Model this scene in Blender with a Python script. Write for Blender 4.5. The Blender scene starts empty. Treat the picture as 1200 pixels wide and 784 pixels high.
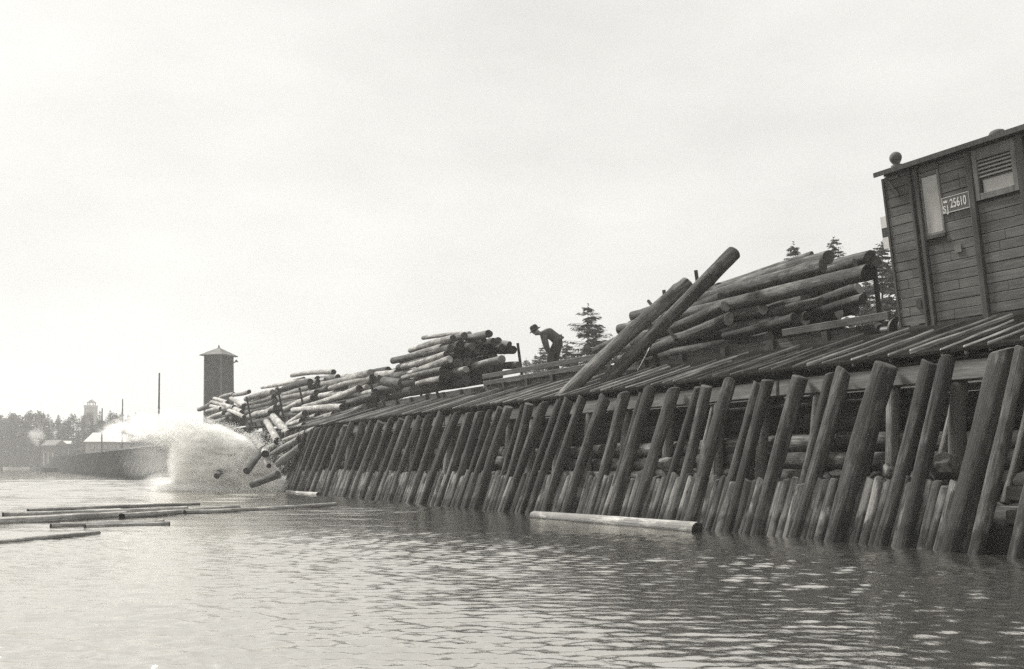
import bpy, bmesh, math, random
import numpy as np
from mathutils import Vector, Matrix

random.seed(7)
SC = bpy.context.scene
COL = SC.collection
R = math.radians

# ------------------------------------------------------------------ camera
# level view camera with a rising front, lens 0.8 m above the water (photographer low in a boat)
F, HZ, CX, CH = 1200.0, 545.0, 600.0, 0.8
cd = bpy.data.cameras.new('camera')
cam = bpy.data.objects.new('camera', cd); COL.objects.link(cam)
cd.sensor_width = 36; cd.lens = 36.0
cd.shift_y = 153.0 / 1200.0
cd.clip_start = 0.05; cd.clip_end = 6000
cam.location = (0, 0, CH); cam.rotation_euler = (R(90), 0, 0)
SC.camera = cam

# ------------------------------------------------------------------ sky, sun, exposure
SUN_EL, SUN_AZ = R(48), R(-54)          # azimuth from +Y towards +X
wd = bpy.data.worlds.new('World'); SC.world = wd; wd.use_nodes = True
nt = wd.node_tree; nt.nodes.clear()
def _n(t, **k):
    n = nt.nodes.new(t)
    for a, b in k.items(): setattr(n, a, b)
    return n
sky = _n('ShaderNodeTexSky', sky_type='NISHITA', sun_disc=False, sun_elevation=SUN_EL, sun_rotation=SUN_AZ)
sky.air_density = 1.0; sky.dust_density = 3.0
bw = _n('ShaderNodeRGBToBW')
tc = _n('ShaderNodeTexCoord')
mp = _n('ShaderNodeMapping'); mp.inputs['Scale'].default_value = (1.2, 1.2, 3.0)
cl = _n('ShaderNodeTexNoise'); cl.inputs['Scale'].default_value = 2.3; cl.inputs['Detail'].default_value = 6; cl.inputs['Roughness'].default_value = .55
cr = _n('ShaderNodeMapRange'); cr.inputs['From Min'].default_value = .3; cr.inputs['From Max'].default_value = .7
cr.inputs['To Min'].default_value = 7.5; cr.inputs['To Max'].default_value = 9.4
mx = _n('ShaderNodeMix', data_type='FLOAT'); mx.inputs[0].default_value = .88      # thick overcast veil
tint = _n('ShaderNodeMix', data_type='RGBA', blend_type='MULTIPLY'); tint.inputs[0].default_value = 1
tint.inputs[7].default_value = (1.0, .985, .95, 1)
bg = _n('ShaderNodeBackground'); bg.inputs['Strength'].default_value = .05
wo = _n('ShaderNodeOutputWorld')
L = nt.links.new
L(sky.outputs[0], bw.inputs[0]); L(bw.outputs[0], mx.inputs[2])
L(tc.outputs['Generated'], mp.inputs[0]); L(mp.outputs[0], cl.inputs[0]); L(cl.outputs[0], cr.inputs[0]); L(cr.outputs[0], mx.inputs[3])
gd = _n('ShaderNodeVectorMath', operation='DOT_PRODUCT'); gd.inputs[1].default_value = Vector((-.80, .55, .26)).normalized()
L(tc.outputs['Generated'], gd.inputs[0])                                # bright patch of cloud around the hidden sun's side of the sky
gr = _n('ShaderNodeMapRange', interpolation_type='SMOOTHSTEP'); gr.inputs['From Min'].default_value = .35; gr.inputs['From Max'].default_value = 1.0
gr.inputs['To Min'].default_value = 1.0; gr.inputs['To Max'].default_value = 1.03; L(gd.outputs['Value'], gr.inputs['Value'])
gm = _n('ShaderNodeMath', operation='MULTIPLY'); L(mx.outputs[0], gm.inputs[0]); L(gr.outputs[0], gm.inputs[1])
L(gm.outputs[0], tint.inputs[6]); L(tint.outputs[2], bg.inputs[0]); L(bg.outputs[0], wo.inputs[0])

sl = bpy.data.lights.new('sun', 'SUN'); sl.energy = 2.7; sl.angle = R(10); sl.color = (1, .98, .94)
so = bpy.data.objects.new('sun', sl); COL.objects.link(so)
sd = Vector((math.sin(SUN_AZ) * math.cos(SUN_EL), math.cos(SUN_AZ) * math.cos(SUN_EL), math.sin(SUN_EL)))
so.rotation_euler = sd.to_track_quat('Z', 'Y').to_euler(); so.location = sd * 60

SC.view_settings.view_transform = 'Standard'; SC.view_settings.look = 'None'
SC.view_settings.exposure = 1.13; SC.view_settings.gamma = 1.0; SC.view_settings.use_curve_mapping = False
SC.cycles.use_denoising = False; SC.cycles.sample_clamp_indirect = 2.0; SC.cycles.sample_clamp_direct = 3.0
SC.cycles.volume_bounces = 10
SC.cycles.max_bounces = 14; SC.cycles.diffuse_bounces = 5
SC.cycles.caustics_reflective = False; SC.cycles.caustics_refractive = False

# ------------------------------------------------------------------ place: u along the quay, v inland from the waterline, z above water
P0 = (0.54, 16.3); _s = .515; _l = math.hypot(1, _s)
TX, TY = -_s / _l, 1 / _l
NX, NY = 1 / _l, _s / _l
def W(u, v, z): return Vector((P0[0] + u * TX + v * NX, P0[1] + u * TY + v * NY, z))
def UZ(x, y, v):                                  # survey: point of the photograph on the vertical plane at setback v
    k = (x - CX) / F
    u = (k * (P0[1] + v * NY) - P0[0] - v * NX) / (TX - k * TY)
    Y = P0[1] + u * TY + v * NY
    return u, CH + (HZ - y) * Y / F, Y
def PV(x, y, v):
    u, z, Y = UZ(x, y, v); return W(u, v, z)
def WAT(x, y, z=0.0):
    Y = F * (CH - z) / (y - HZ); return Vector(((x - CX) / F * Y, Y, z))
def AT(x, Y, y=None, z=0):
    return Vector(((x - CX) / F * Y, Y, z if y is None else CH + (HZ - y) * Y / F))

# ------------------------------------------------------------------ materials (warm grey, the tone of the print)
def G(v, a=1): return (v, v * .978, v * .925, a)
class NT:
    def __init__(s, name):
        s.m = bpy.data.materials.new(name); s.m.use_nodes = True
        s.t = s.m.node_tree; s.b = s.t.nodes['Principled BSDF']; s.o = s.t.nodes['Material Output']
    def n(s, t, **k):
        n = s.t.nodes.new(t)
        for a, b in k.items():
            if isinstance(a, str) and a in n.bl_rna.properties: setattr(n, a, b)
            else: n.inputs[a].default_value = b
        return n
    def l(s, a, b): s.t.links.new(a, b)
    def ramp(s, src, stops):
        r = s.t.nodes.new('ShaderNodeValToRGB'); e = r.color_ramp.elements
        while len(e) < len(stops): e.new(.5)
        for q, (p, c) in zip(e, stops): q.position = p; q.color = G(c) if not isinstance(c, tuple) else c
        s.l(src, r.inputs[0]); return r.outputs[0]
    def mul(s, a, b, f=1.0):
        m = s.t.nodes.new('ShaderNodeMix'); m.data_type = 'RGBA'; m.blend_type = 'MULTIPLY'; m.inputs[0].default_value = f
        s.l(a, m.inputs[6]); s.l(b, m.inputs[7]); return m.outputs[2]
    def mixc(s, fac, a, b):
        m = s.t.nodes.new('ShaderNodeMix'); m.data_type = 'RGBA'
        s.l(fac, m.inputs[0])
        for q, x in ((6, a), (7, b)):
            if isinstance(x, (int, float)): m.inputs[q].default_value = G(x)
            else: s.l(x, m.inputs[q])
        return m.outputs[2]
    def objvec(s, scale):
        tc = s.n('ShaderNodeTexCoord'); oi = s.n('ShaderNodeObjectInfo')
        ad = s.n('ShaderNodeVectorMath', operation='MULTIPLY_ADD')
        cb = s.n('ShaderNodeCombineXYZ'); s.l(oi.outputs['Random'], cb.inputs[0]); s.l(oi.outputs['Random'], cb.inputs[2])
        s.l(cb.outputs[0], ad.inputs[0]); ad.inputs[1].default_value = (31, 0, 47); s.l(tc.outputs['Object'], ad.inputs[2])
        mp = s.n('ShaderNodeMapping'); mp.inputs['Scale'].default_value = scale; s.l(ad.outputs[0], mp.inputs[0])
        return mp.outputs[0], oi.outputs['Random'], tc.outputs['Object']
    def noise(s, vec, scale, detail=6, rough=.6):
        n = s.n('ShaderNodeTexNoise'); n.inputs['Scale'].default_value = scale; n.inputs['Detail'].default_value = detail; n.inputs['Roughness'].default_value = rough
        if vec is not None: s.l(vec, n.inputs['Vector'])
        return n.outputs[0]
    def bump(s, h, strength, dist):
        b = s.n('ShaderNodeBump'); b.inputs['Strength'].default_value = strength; b.inputs['Distance'].default_value = dist
        s.l(h, b.inputs['Height']); s.l(b.outputs[0], s.b.inputs['Normal'])
    def rnd_gain(s, rnd, lo, hi):
        r = s.n('ShaderNodeMapRange'); r.inputs['To Min'].default_value = lo; r.inputs['To Max'].default_value = hi; s.l(rnd, r.inputs['Value'])
        c = s.n('ShaderNodeCombineColor')
        for i in range(3): s.l(r.outputs[0], c.inputs[i])
        return c.outputs[0]

def round_wood(name, dark, mid, light, patch=None, gain=(.75, 1.25), wet=False, rough=.85, bscale=1.0):
    q = NT(name); v, rnd, ob = q.objvec((7, 7, .55))
    a = q.noise(v, 3.2, 8, .65)
    col = q.ramp(a, [(.33, dark), (.5, mid), (.68, light)])
    fm = q.n('ShaderNodeMapping'); fm.inputs['Scale'].default_value = (5, 5, .9); q.l(v, fm.inputs[0])
    fine = q.noise(fm.outputs[0], 2.4, 4, .7)
    col = q.mul(col, q.ramp(fine, [(.36, (.45, .45, .45, 1)), (.52, (1, 1, 1, 1))]), .8)
    ck = q.n('ShaderNodeMapping'); ck.inputs['Scale'].default_value = (1.1, 1.1, 5.5); q.l(v, ck.inputs[0])
    flake = q.noise(ck.outputs[0], 1.8, 6, .7)
    col = q.mul(col, q.ramp(flake, [(.38, (.55, .55, .55, 1)), (.55, (1.05, 1.05, 1.05, 1))]), .75)
    v2 = q.n('ShaderNodeMapping'); v2.inputs['Scale'].default_value = (2.2, 2.2, .9); q.l(ob, v2.inputs[0])
    oi = q.n('ShaderNodeVectorMath', operation='ADD'); q.l(v2.outputs[0], oi.inputs[0])
    cb = q.n('ShaderNodeCombineXYZ'); m = q.n('ShaderNodeMath', operation='MULTIPLY'); m.inputs[1].default_value = 53; q.l(rnd, m.inputs[0]); q.l(m.outputs[0], cb.inputs[1]); q.l(cb.outputs[0], oi.inputs[1])
    p = q.noise(oi.outputs[0], 1.6, 5, .6)
    if patch is not None:
        f = q.ramp(p, [(.485, (0, 0, 0, 1)), (.55, (1, 1, 1, 1))])
        col = q.mixc(f, col, patch)
    col = q.mul(col, q.ramp(q.noise(oi.outputs[0], .7, 3), [(.3, (.68, .68, .68, 1)), (.7, (1.0, 1.0, 1.0, 1))]))
    vo = q.n('ShaderNodeTexVoronoi'); vo.inputs['Scale'].default_value = 1.5; vm = q.n('ShaderNodeMapping'); vm.inputs['Scale'].default_value = (2.6, 2.6, 1.3); q.l(oi.outputs[0], vm.inputs[0]); q.l(vm.outputs[0], vo.inputs['Vector'])
    col = q.mul(col, q.ramp(vo.outputs['Distance'], [(.05, (.25, .25, .25, 1)), (.13, (1, 1, 1, 1))]))      # knots
    col = q.mul(col, q.rnd_gain(rnd, *gain))
    if wet:
        g = q.n('ShaderNodeNewGeometry'); sp = q.n('ShaderNodeSeparateXYZ'); q.l(g.outputs['Position'], sp.inputs[0])
        nz = q.n('ShaderNodeMath', operation='MULTIPLY_ADD'); q.l(p, nz.inputs[0]); nz.inputs[1].default_value = -.35; q.l(sp.outputs[2], nz.inputs[2])
        f = q.ramp(nz.outputs[0], [(.0, (.55, .55, .55, 1)), (.05, (1, 1, 1, 1))])
        col = q.mul(col, f)
    q.l(col, q.b.inputs['Base Color']); q.b.inputs['Roughness'].default_value = rough
    q.b.inputs['Specular IOR Level'].default_value = .25
    q.bump(fine, .9, .03 * bscale)
    return q.m
def end_wood(name, inner, ring, rim):
    q = NT(name); v, rnd, ob = q.objvec((1, 1, 1))
    sp = q.n('ShaderNodeSeparateXYZ'); q.l(ob, sp.inputs[0])
    cb = q.n('ShaderNodeCombineXYZ'); q.l(sp.outputs[0], cb.inputs[0]); q.l(sp.outputs[1], cb.inputs[1])
    ln = q.n('ShaderNodeVectorMath', operation='LENGTH'); q.l(cb.outputs[0], ln.inputs[0])
    nz = q.noise(v, 9, 4); ad = q.n('ShaderNodeMath', operation='MULTIPLY_ADD'); q.l(nz, ad.inputs[0]); ad.inputs[1].default_value = .05; q.l(ln.outputs['Value'], ad.inputs[2])
    mu = q.n('ShaderNodeMath', operation='MULTIPLY'); mu.inputs[1].default_value = 330; q.l(ad.outputs[0], mu.inputs[0])
    si = q.n('ShaderNodeMath', operation='SINE'); q.l(mu.outputs[0], si.inputs[0])
    f = q.n('ShaderNodeMapRange'); f.inputs['From Min'].default_value = -1; q.l(si.outputs[0], f.inputs['Value'])
    col = q.mixc(f.outputs[0], ring, inner)
    col = q.mul(col, q.ramp(q.noise(v, 6, 6), [(.3, (.5, .5, .5, 1)), (.65, (1.1, 1.1, 1.1, 1))]))
    col = q.mul(col, q.rnd_gain(rnd, .55, 1.3))
    q.l(col, q.b.inputs['Base Color']); q.b.inputs['Roughness'].default_value = .9; q.b.inputs['Specular IOR Level'].default_value = .2
    return q.m
def sawn(name, dark, light, axis=0, gain=(.75, 1.2), rough=.85, island=True, scale=1.0, spec=.3):
    q = NT(name); sc = [9 * scale, 9 * scale, 9 * scale]; sc[axis] = .8 * scale
    v, rnd, ob = q.objvec(tuple(sc))
    if island:
        g = q.n('ShaderNodeNewGeometry'); rnd = g.outputs['Random Per Island']
        ad = q.n('ShaderNodeVectorMath', operation='ADD'); cb = q.n('ShaderNodeCombineXYZ'); m = q.n('ShaderNodeMath', operation='MULTIPLY'); m.inputs[1].default_value = 91
        q.l(rnd, m.inputs[0])
        for i in range(3): q.l(m.outputs[0], cb.inputs[i])
        q.l(v, ad.inputs[0]); q.l(cb.outputs[0], ad.inputs[1]); v = ad.outputs[0]
    a = q.noise(v, 2.6, 8, .65)
    col = q.ramp(a, [(.3, dark), (.7, light)])
    col = q.mul(col, q.ramp(q.noise(ob, 1.7, 5), [(.32, (.6, .6, .6, 1)), (.66, (1.08, 1.08, 1.08, 1))]))
    col = q.mul(col, q.rnd_gain(rnd, *gain))
    q.l(col, q.b.inputs['Base Color']); q.b.inputs['Roughness'].default_value = rough; q.b.inputs['Specular IOR Level'].default_value = spec
    q.bump(a, .6, .008); return q.m
def plain(name, v, rough=.7, var=.25, scale=6, metal=0, spec=.4):
    q = NT(name); vv, rnd, ob = q.objvec((1, 1, 1)); a = q.noise(vv, scale, 6)
    q.l(q.ramp(a, [(.3, v * (1 - var)), (.7, v * (1 + var))]), q.b.inputs['Base Color'])
    q.b.inputs['Roughness'].default_value = rough; q.b.inputs['Metallic'].default_value = metal; q.b.inputs['Specular IOR Level'].default_value = spec
    q.bump(a, .3, .01); return q.m

M = {}
M['pile'] = round_wood('pile_wood', .028, .10, .24, patch=.055, wet=True, gain=(.6, 1.35))
M['sheet'] = round_wood('sheet_pile_wood', .045, .11, .22, patch=.30, gain=(.5, 1.1), wet=True)
M['bark'] = round_wood('bark_log', .055, .17, .32, patch=.075, gain=(.6, 1.35))
M['peeled'] = round_wood('peeled_log', .30, .5, .64, patch=.22, gain=(.75, 1.2))
M['pale'] = round_wood('pale_log', .45, .68, .8, patch=.36, gain=(.85, 1.15))
M['float'] = round_wood('floating_log', .17, .34, .48, patch=.2, gain=(.8, 1.1))
M['darklog'] = round_wood('dark_log', .03, .07, .13, patch=.05)
M['end'] = end_wood('log_end', .13, .07, .1)
M['end_pale'] = end_wood('log_end_pale', .42, .24, .2)
M['end_dark'] = end_wood('log_end_dark', .05, .03, .03)
M['beam'] = sawn('squared_timber', .10, .27, 2, (.7, 1.15), island=False)
M['skid'] = sawn('worn_skid', .07, .5, 2, (.06, 1.2), rough=.5, island=False)
M['board'] = sawn('wagon_boards', .11, .20, 0, (.82, 1.1))
M['post'] = sawn('wagon_post', .055, .12, 2, (.8, 1.1))
M['frame'] = sawn('wagon_frame', .15, .26, 2, (.85, 1.1))
M['pale_panel'] = plain('pale_panel', .36, .7, .15)
M['flatwood'] = sawn('flatcar_boards', .05, .17, 0, (.6, 1.2))
M['sill'] = sawn('flatcar_sill', .05, .15, 0, (.6, 1.3))
M['gap_shade'] = sawn('painted_gap_shade', .012, .035, 0, (.6, 1.2), spec=0)  # near-black, no sheen: shade between the skids put into the colour
M['steel'] = plain('dark_steel', .035, .55, .5, 12)
M['rail'] = plain('rail_steel', .12, .35, .3, 12, .6)
M['white'] = plain('white_paint', .72, .6, .12)
M['black'] = plain('black_paint', .03, .6, .3)
M['plate'] = plain('plate_grey', .09, .5, .2)
M['roofing'] = plain('roof_felt', .10, .9, .35)
M['rock'] = plain('rock', .14, .95, .6, 5)
M['rock_pale'] = plain('pale_rock', .22, .95, .4, 5)
M['needles'] = plain('needles', .035, .9, .4, 3, spec=.1)
M['leaves'] = plain('leaves', .055, .9, .5, 2, spec=.1)
M['trunk'] = plain('trunk_bark', .07, .95, .4, 8)
M['wallwood'] = sawn('tower_boards', .03, .055, 2, (.8, 1.15))
M['cornerwood'] = sawn('corner_boards', .12, .22, 2, (.85, 1.1))
M['roofpale'] = plain('pale_roof', .55, .7, .15)
M['houselight'] = plain('pale_wall', .4, .8, .2)
M['housedark'] = plain('dark_wall', .09, .8, .3)
M['skin'] = plain('skin', .30, .6, .1)
M['shirt'] = plain('shirt_cloth', .10, .95, .2, 9)
M['trousers'] = plain('trouser_cloth', .05, .95, .3, 9)
M['hatfelt'] = plain('hat_felt', .035, .95, .2)
M['leather'] = plain('boot_leather', .03, .6, .2)
def glass_mat():
    q = NT('window_glass'); a = q.noise(None, 3, 3)
    q.l(q.ramp(a, [(.3, .36), (.7, .48)]), q.b.inputs['Base Color']); q.b.inputs['Roughness'].default_value = .12; q.b.inputs['IOR'].default_value = 1.5
    return q.m
M['glass'] = glass_mat()
def water_mat():
    q = NT('lake_water'); g = q.n('ShaderNodeNewGeometry')
    mp = q.n('ShaderNodeMapping'); mp.inputs['Scale'].default_value = (1.15, 1.45, 1); q.l(g.outputs['Position'], mp.inputs[0])
    a = q.noise(mp.outputs[0], 6.5, 5, .62)
    b = q.noise(mp.outputs[0], 21.0, 4, .6)
    s = q.n('ShaderNodeMath', operation='MULTIPLY_ADD'); q.l(b, s.inputs[0]); s.inputs[1].default_value = .16; q.l(a, s.inputs[2])
    q.b.inputs['Base Color'].default_value = G(.07); q.b.inputs['Roughness'].default_value = .06; q.b.inputs['IOR'].default_value = 2.0
    q.bump(s.outputs[0], .45, .014)
    gl = q.n('ShaderNodeBsdfGlossy'); gl.inputs['Color'].default_value = G(.96); gl.inputs['Roughness'].default_value = .05
    bn = [x for x in q.t.nodes if x.bl_idname == 'ShaderNodeBump'][0]; q.l(bn.outputs[0], gl.inputs['Normal'])
    ms = q.n('ShaderNodeMixShader'); ms.inputs[0].default_value = .6; q.l(q.b.outputs[0], ms.inputs[1]); q.l(gl.outputs[0], ms.inputs[2]); q.l(ms.outputs[0], q.o.inputs['Surface'])
    return q.m
M['water'] = water_mat()
def ground_mat():
    q = NT('rubble_ground'); g = q.n('ShaderNodeNewGeometry')
    v = q.n('ShaderNodeTexVoronoi'); v.inputs['Scale'].default_value = 4; q.l(g.outputs['Position'], v.inputs['Vector'])
    n = q.noise(g.outputs['Position'], 1.3, 8)
    c = q.mul(q.ramp(n, [(.3, .02), (.7, .075)]), q.ramp(v.outputs['Distance'], [(.1, (1, 1, 1, 1)), (.6, (.4, .4, .4, 1))]))
    q.l(c, q.b.inputs['Base Color']); q.b.inputs['Roughness'].default_value = .95
    q.bump(v.outputs['Distance'], 1, .06); return q.m
M['ground'] = ground_mat()
def foam_mat():
    q = NT('white_water'); q.b.inputs['Base Color'].default_value = (.93, .93, .91, 1); q.b.inputs['Roughness'].default_value = .5
    tl = q.n('ShaderNodeBsdfTranslucent'); tl.inputs['Color'].default_value = (.95, .95, .93, 1); ms = q.n('ShaderNodeMixShader'); ms.inputs[0].default_value = .45
    q.l(q.b.outputs[0], ms.inputs[1]); q.l(tl.outputs[0], ms.inputs[2]); q.l(ms.outputs[0], q.o.inputs['Surface']); return q.m
M['foam'] = foam_mat()
def volume_mat(name, dens, scale, lo, col=.96):
    m = bpy.data.materials.new(name); m.use_nodes = True; t = m.node_tree; t.nodes.clear()
    o = t.nodes.new('ShaderNodeOutputMaterial'); p = t.nodes.new('ShaderNodeVolumePrincipled'); t.links.new(p.outputs[0], o.inputs['Volume'])
    p.inputs['Color'].default_value = (col, col * .995, col * .98, 1); p.inputs['Anisotropy'].default_value = .2
    tc = t.nodes.new('ShaderNodeTexCoord'); ln = t.nodes.new('ShaderNodeVectorMath'); ln.operation = 'LENGTH'; t.links.new(tc.outputs['Object'], ln.inputs[0])
    fo = t.nodes.new('ShaderNodeMapRange'); fo.inputs['From Min'].default_value = 1; fo.inputs['From Max'].default_value = 0; t.links.new(ln.outputs['Value'], fo.inputs['Value'])
    g = t.nodes.new('ShaderNodeNewGeometry'); n = t.nodes.new('ShaderNodeTexNoise'); n.inputs['Scale'].default_value = scale; n.inputs['Detail'].default_value = 5; n.inputs['Roughness'].default_value = .6
    mpv = t.nodes.new('ShaderNodeMapping'); mpv.inputs['Rotation'].default_value = (0, R(-38), 0); mpv.inputs['Scale'].default_value = (.55, 1, 1.7)
    t.links.new(g.outputs['Position'], mpv.inputs[0]); t.links.new(mpv.outputs[0], n.inputs['Vector'])
    nr = t.nodes.new('ShaderNodeMapRange'); nr.inputs['From Min'].default_value = lo; nr.inputs['From Max'].default_value = .7; t.links.new(n.outputs[0], nr.inputs['Value'])
    a = t.nodes.new('ShaderNodeMath'); a.operation = 'MULTIPLY'; t.links.new(fo.outputs[0], a.inputs[0]); t.links.new(nr.outputs[0], a.inputs[1])
    b = t.nodes.new('ShaderNodeMath'); b.operation = 'MULTIPLY'; t.links.new(a.outputs[0], b.inputs[0]); b.inputs[1].default_value = dens
    t.links.new(b.outputs[0], p.inputs['Density']); return m
M['mist'] = volume_mat('spray_mist', 90, 2.9, .35, .995)
M['mist_thin'] = volume_mat('thin_spray_mist', 10.0, 3.2, .42, .995)
M['mist_veil'] = volume_mat('spray_veil', .9, 1.5, .2, .995)
M['smoke'] = volume_mat('steam_smoke', .9, .5, .3)

# ------------------------------------------------------------------ object helpers
PM = {}                                            # world matrices of the parents
def link(o, Mw, parent=None):
    COL.objects.link(o)
    if parent is not None:
        o.parent = parent; o.matrix_basis = PM[parent.name].inverted() @ Mw
    else: o.matrix_basis = Mw
    PM[o.name] = Mw.copy(); return o
def tag(o, label=None, cat=None, group=None, kind=None):
    if label: o['label'] = label
    if cat: o['category'] = cat
    if group: o['group'] = group
    if kind: o['kind'] = kind
    return o
def empty(name, Mw, parent=None):
    o = bpy.data.objects.new(name, None); o.empty_display_size = .3; return link(o, Mw, parent)
def Tr(p): return Matrix.Translation(p)
I4 = Matrix.Identity(4)
class MB:
    def __init__(s): s.v = []; s.f = []; s.mi = []; s.sm = []
    def add(s, vs, fs, mi=0, smooth=False):
        b = len(s.v); s.v += [tuple(p) for p in vs]
        for f in fs: s.f.append([b + i for i in f]); s.mi.append(mi); s.sm.append(smooth)
    def box(s, x0, x1, y0, y1, z0, z1, mi=0, mat=None):
        vs = [Vector((x, y, z)) for x in (x0, x1) for y in (y0, y1) for z in (z0, z1)]
        if mat is not None: vs = [mat @ p for p in vs]
        s.add(vs, [(0, 1, 3, 2), (4, 6, 7, 5), (0, 4, 5, 1), (2, 3, 7, 6), (0, 2, 6, 4), (1, 5, 7, 3)], mi)
    def cyl(s, p, q, r, r2=None, n=12, mi=0, cap=True, smooth=True):
        p, q = Vector(p), Vector(q); r2 = r if r2 is None else r2
        d = (q - p).normalized(); a = d.orthogonal().normalized(); b = d.cross(a)
        vs = [c + (a * math.cos(t) + b * math.sin(t)) * rr for c, rr in ((p, r), (q, r2)) for t in [2 * math.pi * i / n for i in range(n)]]
        s.add(vs, [(i, (i + 1) % n, n + (i + 1) % n, n + i) for i in range(n)], mi, smooth)
        if cap:
            s.add(vs[:n], [list(range(n))[::-1]], mi); s.add(vs[n:], [list(range(n))], mi)
    def lathe(s, prof, n=16, mi=0, c=(0, 0, 0), smooth=True):
        c = Vector(c); vs = [c + Vector((r * math.cos(2 * math.pi * i / n), r * math.sin(2 * math.pi * i / n), z)) for r, z in prof for i in range(n)]
        fs = [(k * n + i, k * n + (i + 1) % n, (k + 1) * n + (i + 1) % n, (k + 1) * n + i) for k in range(len(prof) - 1) for i in range(n)]
        s.add(vs, fs, mi, smooth)
    def mesh(s, name, mats):
        me = bpy.data.meshes.new(name); me.from_pydata(s.v, [], s.f)
        for m in mats: me.materials.append(m)
        me.polygons.foreach_set('material_index', s.mi); me.polygons.foreach_set('use_smooth', s.sm); me.update(); return me
    def build(s, name, mats, parent=None, Mw=None):
        mats = mats if isinstance(mats, list) else [mats]
        o = bpy.data.objects.new(name, s.mesh(name, mats))
        return link(o, (PM[parent.name] if parent is not None else I4) if Mw is None else Mw, parent)

def bevel(o, w=.01, seg=1):
    m = o.modifiers.new('edge_wear', 'BEVEL'); m.width = w; m.segments = seg; m.limit_method = 'ANGLE'; return o

def log_geo(Lg, r1, r2, rnd, n=14, rings=9, bend=.011, rough=.04, skew=.0):
    """a log lying along local z, centred, slightly crooked, with cut ends"""
    B = MB(); ph = [rnd.uniform(0, 6.28) for _ in range(8)]; am = [rnd.uniform(-1, 1) for _ in range(8)]
    bx, by = rnd.uniform(-bend, bend) * Lg, rnd.uniform(-bend, bend) * Lg
    vs = []; knots = [(rnd.random(), rnd.randrange(n), rnd.uniform(.05, .16)) for _ in range(int(Lg * 1.6) + 1)]
    for k in range(rings):
        t = k / (rings - 1); z = (t - .5) * Lg; r = r1 + (r2 - r1) * t
        w = 1 - (2 * t - 1) ** 2
        for i in range(n):
            a = 2 * math.pi * i / n
            rr = r * (1 + rough * (am[0] * math.sin(2 * a + ph[0] + 3 * t) + am[1] * math.sin(3 * a + ph[1] - 5 * t) + am[2] * math.sin(9 * t + ph[2]) + .8 * rnd.uniform(-1, 1) * .7))
            for kt, ki, kh in knots:
                if abs(t - kt) < .5 / rings and ki == i: rr += r * kh
            zz = z + (skew * math.cos(a + ph[3]) * r if k in (0, rings - 1) else 0)
            vs.append((rr * math.cos(a) + bx * w, rr * math.sin(a) + by * w, zz))
    fs = [(k * n + i, k * n + (i + 1) % n, (k + 1) * n + (i + 1) % n, (k + 1) * n + i) for k in range(rings - 1) for i in range(n)]
    B.add(vs, fs, 0, True)
    for k, sg in ((0, -1), (rings - 1, 1)):
        ring = vs[k * n:(k + 1) * n]; c = Vector((sum(p[0] for p in ring) / n, sum(p[1] for p in ring) / n, sum(p[2] for p in ring) / n + sg * .012))
        inner = [Vector(p).lerp(c, .12) + Vector((0, 0, sg * .014)) for p in ring]
        b = ring + [tuple(p) for p in inner] + [tuple(c)]
        f = []
        for i in range(n):
            j = (i + 1) % n
            q1 = (i, j, n + j, n + i); q2 = (n + i, n + j, 2 * n)
            if sg < 0: q1, q2 = q1[::-1], q2[::-1]
            f += [q1, q2]
        B.add(b, f, 1)
    return B
LOGN = 0
def log_at(name, p, q, r1, r2, mats, parent=None, n=14, rings=9, bend=.012, rough=.03, skew=.15, seed=None):
    global LOGN; LOGN += 1
    rnd = random.Random(1000 + LOGN if seed is None else seed)
    d = q - p; Lg = d.length
    B = log_geo(Lg, r1, r2, rnd, n, rings, bend, rough, skew)
    rot = d.to_track_quat('Z', 'Y').to_matrix().to_4x4() @ Matrix.Rotation(rnd.uniform(0, 6.28), 4, 'Z')
    return B.build(name, [M[mats[0]], M[mats[1]]], parent, Tr((p + q) / 2) @ rot)

def beam_at(name, p, q, w, h, mat, parent=None, up=Vector((0, 0, 1)), bv=.012):
    """squared timber from p to q, local z along its length"""
    d = (q - p); z = d.normalized(); x = up.cross(z).normalized(); y = z.cross(x)
    rot = Matrix((x, y, z)).transposed().to_4x4()
    B = MB(); n = 5; Lg = d.length
    vs = []
    for k in range(n):
        t = (k / (n - 1) - .5) * Lg; j = random.uniform(-.006, .006); j2 = random.uniform(-.006, .006)
        for a, b in ((-1, -1), (1, -1), (1, 1), (-1, 1)): vs.append((a * w / 2 + j, b * h / 2 + j2, t))
    fs = [(k * 4 + i, k * 4 + (i + 1) % 4, (k + 1) * 4 + (i + 1) % 4, (k + 1) * 4 + i) for k in range(n - 1) for i in range(4)]
    B.add(vs, fs + [(3, 2, 1, 0), tuple((n - 1) * 4 + i for i in range(4))])
    o = B.build(name, M[mat], parent, Tr((p + q) / 2) @ rot)
    if bv: bevel(o, bv)
    return o

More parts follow.
